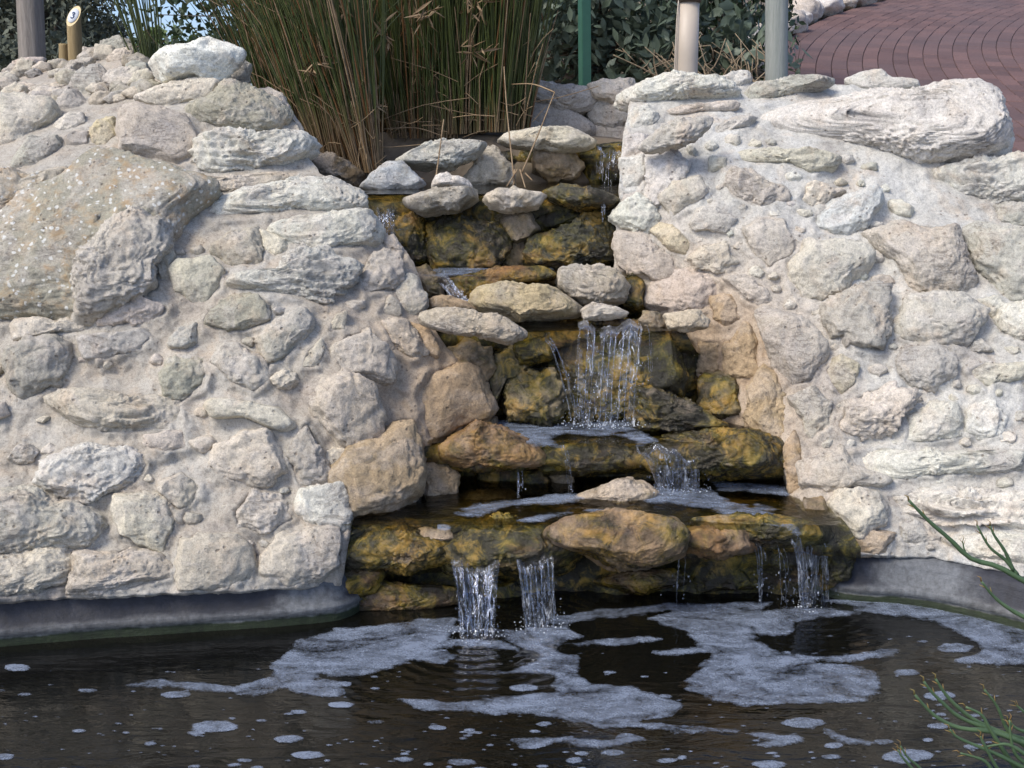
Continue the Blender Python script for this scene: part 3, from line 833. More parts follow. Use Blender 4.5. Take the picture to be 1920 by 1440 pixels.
# ------------------------------------------------------------------ ground, road, pools
def ground_z(X, Y):
    X, Y = np.asarray(X, float), np.asarray(Y, float)
    ss = lambda a, b, t: np.clip((t - a) / (b - a), 0, 1) ** 2 * (3 - 2 * np.clip((t - a) / (b - a), 0, 1))
    back_l = 1.38 + 0.14 * ss(5.0, 7.5, Y) - 0.06 * ss(9, 14, Y)
    back_r = 1.28 + 0.18 * (np.clip(Y, 5, 22) - 5.5) - 0.05
    w = ss(0.2, 1.9, X)
    back = back_l * (1 - w) + back_r * w
    basin = -0.5
    z = basin + (back - basin) * np.clip((Y - 3.7) / (5.0 - 3.7), 0, 1)
    front = 0.13
    k = np.maximum(1 - ss(0.9, 1.3, Y), np.maximum(ss(1.66, 1.95, X) * (1 - ss(2.9, 3.5, Y)), 0))
    return z * (1 - k) + front * k

def build_ground():
    xs = np.unique(np.concatenate([np.linspace(-120, -8, 15), np.linspace(-8, 10, 91), np.linspace(10, 120, 15)]))
    ys = np.unique(np.concatenate([np.linspace(-60, -2, 8), np.linspace(-2, 16, 91), np.linspace(16, 160, 20)]))
    X, Y = np.meshgrid(xs, ys)
    Z = ground_z(X, Y)
    Z += 0.03 * fbm(np.stack([X.ravel() * 1.3, Y.ravel() * 1.3, X.ravel() * 0], -1), 3, 3).reshape(Z.shape) * (Y > 4.5)
    n = len(xs)
    V = np.stack([X, Y, Z], -1).reshape(-1, 3)
    Fs = [[j * n + i, j * n + i + 1, (j + 1) * n + i + 1, (j + 1) * n + i] for j in range(len(ys) - 1) for i in range(n - 1)]
    o = link("ground", mesh("ground", V, Fs), M['soil'])
    tag(o, "dry brown soil around the pond and under the shrubs", None, None, 'structure')
build_ground()

def flat_quad(name, x0, x1, y0, y1, z, mat, nx=2, ny=2):
    xs, ys = np.linspace(x0, x1, nx), np.linspace(y0, y1, ny)
    X, Y = np.meshgrid(xs, ys)
    V = np.stack([X, Y, np.full_like(X, z)], -1).reshape(-1, 3)
    Fs = [[j * nx + i, j * nx + i + 1, (j + 1) * nx + i + 1, (j + 1) * nx + i] for j in range(ny - 1) for i in range(nx - 1)]
    return link(name, mesh(name, V, Fs), mat)

P1, P2, P3 = on_plane(np.array([895, 1012, 1512]), np.array([1190, 1175, 1140]), 0.0)
RIPPLES = [(P1[0], P1[1], 1.0), (P2[0], P2[1], 0.8), (P3[0], P3[1], 0.9)]
M['pond'] = m_pond()
tag(flat_quad("pond_water", -6, 2.2, 1.0, 3.7, 0.0, M['pond']), "dark rippled pond water under the cascade", None, None, 'structure')
TIERS = [(-0.62, 0.99, 3.20, 3.70, 0.286), (-0.27, 0.85, 3.50, 3.86, 0.452), (-0.30, 0.55, 3.72, 4.02, 0.775),
         (-0.36, 0.47, 3.99, 4.32, 0.925), (-0.68, 0.47, 4.20, 5.0, 1.190), (0.05, 0.47, 4.86, 5.3, 1.335)]
for i, (x0, x1, y0, y1, z) in enumerate(TIERS):
    o = flat_quad("pool_water", x0, x1, y0, y1, z, M['clear'])
    tag(o, "shallow clear water held on a step of the cascade", None, "pools on the cascade steps", 'structure')

# ------------------------------------------------------------------ the two banks of stone and mortar
def region_sheet(polygon, reg, step, polys, amp=1.0):
    polygon = pts(polygon)
    x0, y0 = polygon.min(0) - step
    x1, y1 = polygon.max(0) + step
    xs, ys = np.arange(x0, x1 + step, step), np.arange(y0, y1 + step, step)
    X, Y = np.meshgrid(xs, ys)
    P = np.stack([X.ravel(), Y.ravel()], -1)
    f = sdf(P, polygon)
    f2 = f + 6 * fbm(np.stack([P[:, 0] / 40, P[:, 1] / 40, P[:, 0] * 0], -1), 3, 77)
    return P, xs, ys, f2

def bank(name, label, polygon, reg, table, mat, fill_seed, n_fill, fill_box, base):
    root = empty(name, base, label, "stone bank")
    polys = [pts(t[0]) for t in table]
    step = 4.0
    P, xs, ys, f = region_sheet(polygon, reg, step, polys)
    # distance to the nearest stone outline: mortar is drawn up round every stone
    d = np.full(len(P), 1e9)
    for pl in polys:
        lo, hi = pl.min(0) - 60, pl.max(0) + 60
        m = (P[:, 0] > lo[0]) & (P[:, 0] < hi[0]) & (P[:, 1] > lo[1]) & (P[:, 1] < hi[1])
        if m.any():
            d[m] = np.minimum(d[m], -sdf(P[m], pl))
    nx, ny = len(xs), len(ys)
    inside = (f > 0).reshape(ny, nx)
    cell = inside[:-1, :-1] | inside[1:, :-1] | inside[:-1, 1:] | inside[1:, 1:]
    # slide outside corners onto the outline
    gx = np.gradient(f.reshape(ny, nx), axis=1).ravel() / step
    gy = np.gradient(f.reshape(ny, nx), axis=0).ravel() / step
    g2 = gx * gx + gy * gy + 1e-6
    mv = f < 0
    k = np.clip(f / g2, -step * 1.3, 0)
    Q = P.copy()
    Q[mv, 0] -= (k * gx)[mv]
    Q[mv, 1] -= (k * gy)[mv]
    Yd = SURF[reg](Q[:, 0], Q[:, 1])
    W0 = at(Q[:, 0], Q[:, 1], Yd)
    nz = 0.036 * fbm(W0 * 6.5, 4, 41) + 0.022 * np.abs(fbm(W0 * 15, 4, 47)) + 0.010 * fbm(W0 * 38, 4, 43, 0.6)
    fil = np.where(d > 0, 0.032 * np.exp(-d / 24.0) - 0.004, 0.028 * np.exp(np.minimum(d, 0) / 14.0))
    Yd = Yd - nz - fil + np.where(d < 0, 0.015, 0.012)
    W = at(Q[:, 0], Q[:, 1], Yd)
    used = np.zeros(nx * ny, bool)
    quads = []
    jj, ii = np.nonzero(cell)
    for j, i in zip(jj, ii):
        q = [j * nx + i, (j + 1) * nx + i, (j + 1) * nx + i + 1, j * nx + i + 1]
        quads.append(q)
    idx = np.full(nx * ny, -1)
    ul = np.unique(np.array(quads))
    idx[ul] = np.arange(len(ul))
    V = list(W[ul])
    Fs = [[idx[a] for a in q] for q in quads]
    # give the bank its body: border edges run back from the face and down into the ground
    edge = {}
    for q in Fs:
        for a, b in zip(q, q[1:] + q[:1]):
            edge[(a, b)] = 1
    back = {}
    def bk(a):
        if a not in back:
            v = np.array(V[a])
            dd = v - EYE
            dd[2] = 0
            dd /= np.linalg.norm(dd)
            back[a] = len(V)
            V.append(v + dd * 0.62 + np.array([0, 0, (v[2] - 1.5) * 0.15 - 0.16]))
        return back[a]
    for (a, b) in list(edge):
        if (b, a) not in edge:
            Fs.append([b, a, bk(a), bk(b)])
    wobj("mortar", np.array(V), Fs, M[mat], root)
    for s, c, w, kw in table:
        stone("stone", pts(s), reg, col=c, wet=w, parent=root, grow=1.1, pale=(0 if w or c == 'B' else .27 if reg == 'R' else .06), **kw)
    # small half-drowned stones in the gaps of the mortar
    rg = np.random.default_rng(fill_seed)
    bx = pts(fill_box)
    done = 0
    cand = P[(sdf(P, bx) > 10) & (f > 12)]
    dc = d[(sdf(P, bx) > 10) & (f > 12)]
    centres = []
    for t in rg.permutation(len(cand)):
        if done >= n_fill: break
        free = dc[t]
        if free < 11: continue
        c = cand[t]
        r = min(free * rg.uniform(0.75, 1.0), rg.uniform(14, 44))
        if any((c[0] - q[0]) ** 2 + (c[1] - q[1]) ** 2 < (r + q[2] + 3) ** 2 for q in centres): continue
        centres.append((c[0], c[1], r))
        k = int(rg.integers(6, 9))
        a = np.sort(rg.uniform(0, 1, k) * 0.6 + np.arange(k)) / k * 2 * math.pi
        rr = r * rg.uniform(0.75, 1.15, k)
        pl = np.stack([c[0] + rr * np.cos(a) * 1.15, c[1] + rr * np.sin(a) * 0.8], -1)
        stone("stone", pl, reg, col=rg.choice(list('CCGPWW' if reg == 'R' else 'CCGPOP')), bury=rg.uniform(0.5, 0.9), pale=.4 if reg == 'R' else .2, parent=root, seed=int(rg.integers(1e6)))
        done += 1
    return root

LEFT_OUT = "-320,1135 0,1128 300,1114 560,1104 640,1098 655,1000 660,955 780,942 800,860 812,826 905,796 930,765 925,690 840,655 800,600 800,560 775,490 735,445 710,425 690,400 662,350 600,325 575,290 560,235 520,180 470,165 400,150 300,140 250,112 180,112 60,140 0,150 -320,155"
RIGHT_OUT = "1560,1040 1530,985 1480,930 1465,850 1400,800 1320,785 1300,710 1245,645 1240,610 1215,580 1150,500 1155,440 1160,370 1168,250 1185,185 1250,160 1400,155 1600,158 1820,175 1880,280 1950,295 2300,300 2300,1190 1920,1082 1750,1045"
left_bank = bank("rock_bank", "mortared bank of greyish limestone rocks on the left of the cascade", LEFT_OUT, 'L', LEFT, 'mortar_l', 3, 50,
     "-300,1090 640,1080 700,900 560,700 700,600 600,420 300,420 -60,620 -300,640", (-1.2, 3.3, 0.1))
right_bank = bank("rock_bank", "mortared bank of whiter limestone rocks on the right beside the brick road", RIGHT_OUT, 'R', RIGHT, 'mortar_r', 5, 60,
     "1480,880 1560,1030 1960,1060 1960,600 1800,560 1720,420 1640,300 1400,190 1200,200 1200,400 1480,600", (1.3, 3.5, 0.1))

# loose rubble heaped on the crown of the left bank
rg = np.random.default_rng(12)
for k in range(75):
    px = rg.uniform(-60, 285)
    t_ = rg.uniform(0, 1)
    py = 118 + t_ * 70 + max(0, (60 - px)) * 0.12 - (1 - t_) * 18 * (1 if 120 < px < 260 else 0)
    r = rg.uniform(11, 26)
    n_ = int(rg.integers(6, 9))
    a = (np.arange(n_) + rg.uniform(0, .6, n_)) / n_ * 2 * math.pi
    rr = r * rg.uniform(0.7, 1.15, n_)
    stone("stone", np.stack([px + rr * np.cos(a) * 1.25, py + rr * np.sin(a) * 0.8], -1), None, Y=SURF['L'](px, py) - 0.03, col=rg.choice(list('CGPCGO')),
          bury=0.3, parent=left_bank, seed=int(rg.integers(1e6)), lvl=4)

# ------------------------------------------------------------------ cascade: bed and its wet stones
casc = empty("rock_cascade", (0.15, 3.4, 0.0), "stepped cascade of wet mossy brown rocks between the two pale banks", "cascade")
def build_bed():
    prof = [(3.36, -0.5), (3.36, 0.08), (3.30, 0.15), (3.25, 0.17), (3.235, 0.21), (3.25, 0.255), (3.30, 0.272), (3.64, 0.245), (3.66, 0.31), (3.60, 0.345), (3.52, 0.36),
            (3.50, 0.39), (3.53, 0.432), (3.60, 0.44), (3.84, 0.42), (3.86, 0.66), (3.80, 0.69), (3.77, 0.72), (3.79, 0.757), (3.86, 0.762), (4.06, 0.74),
            (4.08, 0.84), (4.05, 0.86), (4.06, 0.902), (4.12, 0.91), (4.30, 0.89), (4.31, 1.05), (4.24, 1.09), (4.24, 1.15), (4.30, 1.172), (4.98, 1.14), (4.99, 1.25), (4.93, 1.27), (4.94, 1.318), (5.0, 1.325), (5.6, 1.31), (5.6, -0.5)]
    pr = []
    for (a, b) in zip(prof, prof[1:]):
        m = max(1, int(math.hypot(b[0] - a[0], b[1] - a[1]) / 0.025)) if a[0] < 5.5 else 1
        for i in range(m):
            pr.append((a[0] + (b[0] - a[0]) * i / m, a[1] + (b[1] - a[1]) * i / m))
    pr.append(prof[-1])
    pr = np.array(pr)
    xs = np.linspace(-0.85, 1.12, 140)
    n = len(xs)
    zl = [-1, .20, .33, .42, .70, .80, .88, 1.0, 1.12, 2]
    xl_ = np.interp(pr[:, 1], zl, [-.66, -.66, -.40, -.34, -.34, -.36, -.42, -.48, -.70, -.70])
    xr_ = np.interp(pr[:, 1], zl, [1.06, 1.06, .98, .90, .62, .56, .52, .50, .50, .50])
    S_ = np.linspace(0, 1, 140)
    V = np.array([[xl_[j] + (xr_[j] - xl_[j]) * q, y, z] for j, (y, z) in enumerate(pr) for q in S_])
    nz = fbm(V * 7, 4, 61)
    V[:, 1] += 0.09 * nz + 0.02 * fbm(V * 24, 3, 63)
    V[:, 2] += 0.018 * fbm(V * 9, 3, 62)
    Fs = [[j * n + i, j * n + i + 1, (j + 1) * n + i + 1, (j + 1) * n + i] for j in range(len(pr) - 1) for i in range(n - 1)]
    o = wobj("rock_bed", V, Fs, M['stone'], casc)
    o.color = (*TINT['O'], 0.12)
build_bed()
for s, c, w, kw in CASC:
    stone("stone", pts(s), None, col=c, wet=w, parent=casc, grow=1.12, **kw)
for s, c, w, kw, lab in LOOSE:
    o = stone("boulder" if 'boulder' in lab else "loose_stone", pts(s), None, col=c, wet=w, **kw)
    tag(o, lab, "stone")

# low grey wall behind the top pool
low = empty("low_stone_wall", (0.3, 5.3, 1.2), "low shaded wall of grey brown stones behind the top pool", "stone wall")
for s, c in [("965,160 990,152 1060,165 1105,168 1108,195 1080,207 1040,200 985,190 965,180", 'G'), ("1105,165 1130,152 1180,150 1190,180 1150,192 1120,185", 'C'),
             ("960,200 1000,195 1080,210 1110,240 1080,262 1000,262 960,250", 'G'), ("1110,195 1180,195 1190,235 1150,245 1115,235", 'G'),
             ("1110,240 1150,235 1190,240 1190,275 1120,275", 'C'), ("880,195 960,185 965,260 890,260", 'G')]:
    stone("stone", pts(s), None, Y=5.3, col=c, parent=low, T=.08, box=.6, grow=1.18)
bmq = MB()
g = [[x, 5.36 + 0.02 * math.sin(x * 9), z] for x in np.linspace(-0.6, 0.75, 20) for z in np.linspace(1.0, 1.57, 8)]
bmq.add(np.array(g) + 0.02 * np.stack([np.zeros(160), fbm(np.array(g) * 8, 3, 5), np.zeros(160)], -1), [[i * 8 + j, (i + 1) * 8 + j, (i + 1) * 8 + j + 1, i * 8 + j + 1] for i in range(19) for j in range(7)])
g2 = np.array(g) + np.array([0, 0.28, 0])
bmq.add(g2, [[i * 8 + j, i * 8 + j + 1, (i + 1) * 8 + j + 1, (i + 1) * 8 + j] for i in range(19) for j in range(7)])
bmq.f.extend([[i * 8 + 7, (i + 1) * 8 + 7, 160 + (i + 1) * 8 + 7, 160 + i * 8 + 7] for i in range(19)])
bmq.build("mortar", M['mortar_l'], low)

# ------------------------------------------------------------------ pond rim
def m_rim():
    t = NT("rim_render")
    p = t.pos()
    z = t.n("ShaderNodeSeparateXYZ", i0=p).outputs[2]
    n = t.noise(p, 9, 8, 0.65)
    n2 = t.noise(t.scaled(p, (5, 5, 60)), 1.0, 6, 0.65)
    zz = t.math('ADD', z, t.math('MULTIPLY', t.math('SUBTRACT', n, 0.5), 0.03))
    c = t.ramp(t.maprange(zz, -0.02, 0.16, 0, 1), [(0.0, (0.012, 0.02, 0.006)), (0.235, (0.02, 0.03, 0.010)), (0.27, (0.20, 0.20, 0.185)), (0.40, (0.11, 0.112, 0.115)), (0.46, (0.016, 0.018, 0.026)), (0.9, (0.022, 0.024, 0.033))])
    c = t.mix(t.ramp(t.math('ADD', t.math('MULTIPLY', n, 0.6), t.math('MULTIPLY', n2, 0.4)), [(0.60, 0), (0.76, 0.5)]), c, (0.10, 0.107, 0.115))
    X_ = t.n("ShaderNodeSeparateXYZ", i0=p).outputs[0]
    wob = t.math('MULTIPLY', t.math('SUBTRACT', t.noise(p, 16, 7, 0.7), 0.5), 0.22)
    e1 = t.maprange(t.math('ADD', t.math('ABSOLUTE', t.math('ADD', X_, 0.60)), wob), 0.05, 0.12, 1, 0)
    e2 = t.maprange(t.math('ADD', t.math('ABSOLUTE', t.math('ADD', X_, -1.27)), wob), 0.07, 0.16, 1, 0)
    worn = t.math('MULTIPLY', t.math('MAXIMUM', e1, e2), t.maprange(zz, 0.025, 0.045, 0, 0.6))
    c = t.mix(worn, c, t.mix(n, (0.09, 0.10, 0.11), (0.27, 0.285, 0.295)))
    c = t.mix(1.0, c, t.ramp(t.noise(t.scaled(p, (40, 40, 4)), 1.0, 5, 0.7), [(0.3, 0.72), (0.62, 1.15)]), 'MULTIPLY')
    c = t.mix(1.0, c, t.ramp(t.noise(p, 60, 5, 0.7), [(0.3, 0.6), (0.6, 1.1)]), 'MULTIPLY')
    return t.fin(c, 0.65, t.bump(t.math('ADD', n2, t.noise(p, 70, 5, 0.7)), 0.5, 0.006))
M['rim'] = m_rim()
M['rim_pale'] = m_plain("pale_render", (0.30, 0.32, 0.34), 0.8, col2=(0.16, 0.17, 0.185), scale=14, bump=0.6)

def rim(label, path, flip=False):
    path = catmull(np.array([(x, y, 0) for x, y in path]), 60)
    T = np.gradient(path, axis=0); T /= np.linalg.norm(T, axis=1)[:, None]
    O = np.stack([-T[:, 1], T[:, 0], np.zeros(len(T))], -1)
    prof = [(-0.004, -0.5), (0.0, -0.02), (0.0, 0.022), (0.002, 0.030), (-0.006, 0.034), (-0.004, 0.058), (0.012, 0.066), (0.022, 0.115), (0.034, 0.132), (0.07, 0.14), (0.40, 0.14), (0.40, -0.5)]
    m = len(prof)
    V = np.array([path[i] + O[i] * o + np.array([0, 0, z]) for i in range(len(path)) for (o, z) in prof])
    V[:, :2] += (O.repeat(m, 0) * (0.006 * fbm(V * 8, 4, 91))[:, None])[:, :2]
    V[:, 2] += 0.004 * fbm(V * np.array([12, 12, 4]), 3, 92)
    Fs = [[i * m + j, (i + 1) * m + j, (i + 1) * m + j + 1, i * m + j + 1] for i in range(len(path) - 1) for j in range(m - 1)]
    Fs.append([j for j in range(m)][::-1]); Fs.append([(len(path) - 1) * m + j for j in range(m)])
    o = wobj("pond_rim", V, Fs, M['rim'])
    tag(o, label, "pond edge")
    return o
rl = rim("dark rendered pond edge with a pale waterline below the left bank", [(-3.2, 2.3), (-2.6, 2.6), (-1.95, 2.83), (-1.42, 2.99), (-0.95, 3.07), (-0.60, 3.13), (-0.50, 3.17), (-0.455, 3.26), (-0.45, 3.40)])
rr_ = rim("curved dark rendered pond edge with a pale patch below the right bank", [(0.93, 3.44), (0.97, 3.35), (1.06, 3.29), (1.25, 3.25), (1.45, 3.13), (1.62, 2.95), (1.74, 2.65), (1.70, 2.3), (1.62, 1.9), (1.5, 1.4)])
# ------------------------------------------------------------------ foam
def foam(name, label, z, polys, flakes, box, amp=9.0, asp=2.2, step=(3.0, 1.6), seed=1, thick=0.0025):
    xs = np.arange(box[0], box[2], step[0]); ys = np.arange(box[1], box[3], step[1])
    X, Y = np.meshgrid(xs, ys)
    P = np.stack([X.ravel(), Y.ravel() * asp], -1)
    f = np.full(len(P), -1e9)
    for s in polys:
        pl = pts(s) if isinstance(s, str) else s
        pl = pl * np.array([1, asp])
        lo, hi = pl.min(0) - 30, pl.max(0) + 30
        m = (P[:, 0] > lo[0]) & (P[:, 0] < hi[0]) & (P[:, 1] > lo[1]) & (P[:, 1] < hi[1])
        if m.any(): f[m] = np.maximum(f[m], sdf(P[m], pl))
    nz = fbm(np.stack([P[:, 0] / 38, P[:, 1] / 30, P[:, 0] * 0 + seed], -1), 5, seed, 0.62)
    nz2 = fbm(np.stack([P[:, 0] / 90, P[:, 1] / 60, P[:, 0] * 0 + seed + 7], -1), 3, seed + 5)
    f = np.where(f > -1e8, f + amp * (1.7 * nz + 1.6 * nz2) + 6.5, f)
    small = np.full(len(f), -1e9)
    for (x, y, rx, ry, an) in flakes:
        dx = X.ravel() - x; dy = (Y.ravel() - y) * asp
        m = (np.abs(dx) < rx * 2) & (np.abs(dy) < rx * 2 + ry * asp * 2)
        ca, sa = math.cos(an), math.sin(an)
        u_ = (dx[m] * ca + dy[m] * sa) / rx; v_ = (-dx[m] * sa + dy[m] * ca) / (ry * asp)
        small[m] = np.maximum(small[m], (1 - np.sqrt(u_ * u_ + v_ * v_)) * min(rx, ry * asp) + min(rx, ry * asp) * (0.5 * nz2[m] + 0.5 * nz[m]))
    sm = small > f
    f = np.maximum(f, small)
    nx, ny = len(xs), len(ys)
    ff = f.reshape(ny, nx)
    ins = ff > 0
    cell = ins[:-1, :-1] | ins[1:, :-1] | ins[:-1, 1:] | ins[1:, 1:]
    fc = np.maximum(ff, -6)
    gy, gx = np.gradient(fc)
    gx = gx.ravel() / step[0]; gy = gy.ravel() / (step[1] * asp)
    g2 = gx * gx + gy * gy + 1e-4
    mv = f < 0
    k = np.clip(fc.ravel() / g2, -step[0] * 1.2, 0)
    Q = P.copy()
    Q[mv, 0] -= np.clip(k * gx, -step[0], step[0])[mv]
    Q[mv, 1] -= np.clip(k * gy, -step[0], step[0])[mv]
    jj, ii = np.nonzero(cell)
    quads = np.stack([jj * nx + ii, (jj + 1) * nx + ii, (jj + 1) * nx + ii + 1, jj * nx + ii + 1], -1)
    ul = np.unique(quads)
    idx = np.full(nx * ny, -1); idx[ul] = np.arange(len(ul))
    W = on_plane(Q[ul, 0], Q[ul, 1] / asp, np.full(len(ul), z))
    at_c = np.clip((f[ul] + 1.5) / 11.0, 0, 1) * 0.9
    at_c = np.where(sm[ul], np.clip((f[ul] + 2.0) / 5.0, 0.0, 1), at_c)
    hgt = np.clip(f[ul] / 9.0, 0, 1)
    W[:, 2] += 0.0015 + thick * np.sqrt(hgt) * (0.7 + 0.5 * fbm(W * 60, 3, 5))
    o = wobj(name, W, idx[quads], M['foam'])
    o.data.attributes.new('cover', 'FLOAT', 'POINT').data.foreach_set('value', at_c)
    tag(o, label, None, None, 'stuff')
    return o

rf = np.random.default_rng(4)
flk = []
for k in range(420):
    x = rf.uniform(-20, 1940)
    y = 1190 + (rf.uniform(0, 1) ** 0.8) * 260
    if x < 560 and y < 1255: continue
    r = rf.choice([3, 4.5, 6, 9, 14], p=[.42, .3, .17, .08, .03]) * (0.75 + (y - 1190) / 400)
    flk.append((x, y, r, r * rf.uniform(.2, .36), rf.normal(0, .06)))
for (x, y, r) in [(400,1363,45),(640,1322,26),(575,1417,28),(455,1300,20),(330,1303,26),(30,1252,26),(45,1303,14),(165,1296,18),(1705,1417,46),(1510,1357,42),
                  (1762,1305,32),(1765,1362,24),(545,1386,30),(1655,1392,22),(640,1283,20),(1560,1420,20),(1150,1412,24),(870,1430,30),(1250,1428,22),(980,1290,26),(1230,1345,20),
                  (560,1336,18),(148,1371,14),(705,1355,16),(820,1365,18),(1440,1435,30),(1700,1262,28),(1790,1216,40)]:
    flk.append((x, y, r, r * 0.25, rf.normal(0, .05)))
POND_FOAM = [
 "240,1285 290,1275 370,1283 440,1290 510,1270 515,1245 560,1225 600,1195 650,1185 740,1175 840,1170 870,1185 800,1195 760,1210 720,1205 690,1240 665,1255 640,1240 610,1255 590,1275 640,1280 630,1305 560,1302 540,1290 480,1305 440,1300 300,1290",
 "930,1180 985,1185 1020,1215 1085,1235 1075,1260 1110,1285 1180,1290 1275,1320 1250,1345 1180,1355 1060,1350 980,1340 850,1335 790,1330 750,1312 830,1318 950,1310 1050,1300 1040,1280 1045,1260 1000,1262 930,1264 1010,1245 1015,1225 960,1205 920,1190",
 "1245,1135 1440,1132 1415,1160 1405,1185 1425,1210 1480,1235 1560,1248 1640,1258 1648,1300 1620,1315 1500,1318 1400,1322 1340,1315 1285,1295 1290,1275 1320,1250 1340,1220 1300,1190 1260,1160",
 "1540,1125 1650,1125 1750,1140 1930,1182 1930,1245 1860,1247 1800,1240 1840,1227 1835,1205 1790,1183 1740,1163 1680,1150 1600,1140",
 "630,1180 740,1172 850,1158 860,1164 740,1180 640,1192", "1040,1158 1150,1143 1260,1135 1400,1133 1400,1140 1260,1146 1150,1156 1040,1168",
 "680,1235 720,1205 790,1215 850,1230 830,1245 760,1235 700,1250", "795,1218 850,1200 940,1202 970,1222 930,1212 860,1211",
 "1425,1190 1395,1165 1440,1145 1560,1140 1610,1152 1540,1158 1492,1168 1470,1190", "990,1180 1060,1178 1085,1195 1040,1210 1000,1200",
 "960,1390 1050,1383 1130,1392 1200,1383 1210,1390 1130,1402 1050,1392 980,1402", "1100,1355 1240,1358 1390,1372 1380,1378 1240,1370 1120,1362",
 "1395,1376 1450,1378 1510,1384 1505,1392 1440,1403 1400,1398 1460,1390", "1545,1366 1590,1385 1640,1393 1630,1400 1585,1396 1555,1378",
 "560,1200 640,1182 760,1170 850,1168 840,1200 780,1235 700,1262 640,1270 600,1262 540,1275 520,1250", "1330,1222 1380,1190 1400,1150 1260,1146 1220,1160 1290,1190",
 "1560,1128 1700,1134 1800,1152 1925,1185 1925,1215 1820,1190 1740,1165 1640,1148", "1020,1210 1090,1205 1200,1195 1240,1200 1100,1212", "1230,1225 1330,1215 1335,1222 1240,1230", "1500,1232 1580,1232 1680,1220 1670,1230 1590,1240 1500,1238",
]
foam("pond_foam", "bluish white foam drifting in bands on the dark pond", 0.0, POND_FOAM, flk, (-40, 1120, 1960, 1460), seed=3)
foam("step_foam", "thin foam streaks on the lowest cascade step", 0.287, [
 "1222,936 1235,918 1320,916 1345,930 1300,945","855,962 900,945 990,935 1060,928 1110,935 1060,942 960,948 900,966", "1215,940 1260,925 1330,926 1380,945 1450,965 1490,985 1500,1005 1470,990 1400,975 1330,955 1280,945",
 "1335,905 1400,908 1470,915 1480,930 1420,922 1350,918", "970,978 1020,965 1075,962 1010,978", "1420,948 1460,956 1450,960 1410,955"], [(830,990,20,6,.3),(1120,958,30,4,0)], (820, 895, 1530, 1012), seed=8, amp=6)
foam("step_foam", "foam streaming off the second cascade step below the fall", 0.454, [
 "1055,800 1075,788 1190,788 1215,800 1150,812 1080,810","895,798 950,790 1020,800 1090,790 1180,788 1210,800 1140,815 1060,812 1020,825 1060,838 1010,840 980,825 940,806", "1210,800 1290,798 1350,805 1280,812", "1290,750 1320,748 1320,765 1300,765",
 "1200,835 1180,820 1150,815 1200,812 1240,830"], [], (880, 775, 1370, 850), seed=9, amp=6)
foam("step_foam", "pale foam line on the upper middle pool below the mossy wall", 0.926, [
 "795,512 840,503 900,505 1000,502 1035,505 1030,514 940,512 860,516 800,520"], [], (780, 495, 1045, 525), seed=10, amp=4, step=(2, .8))

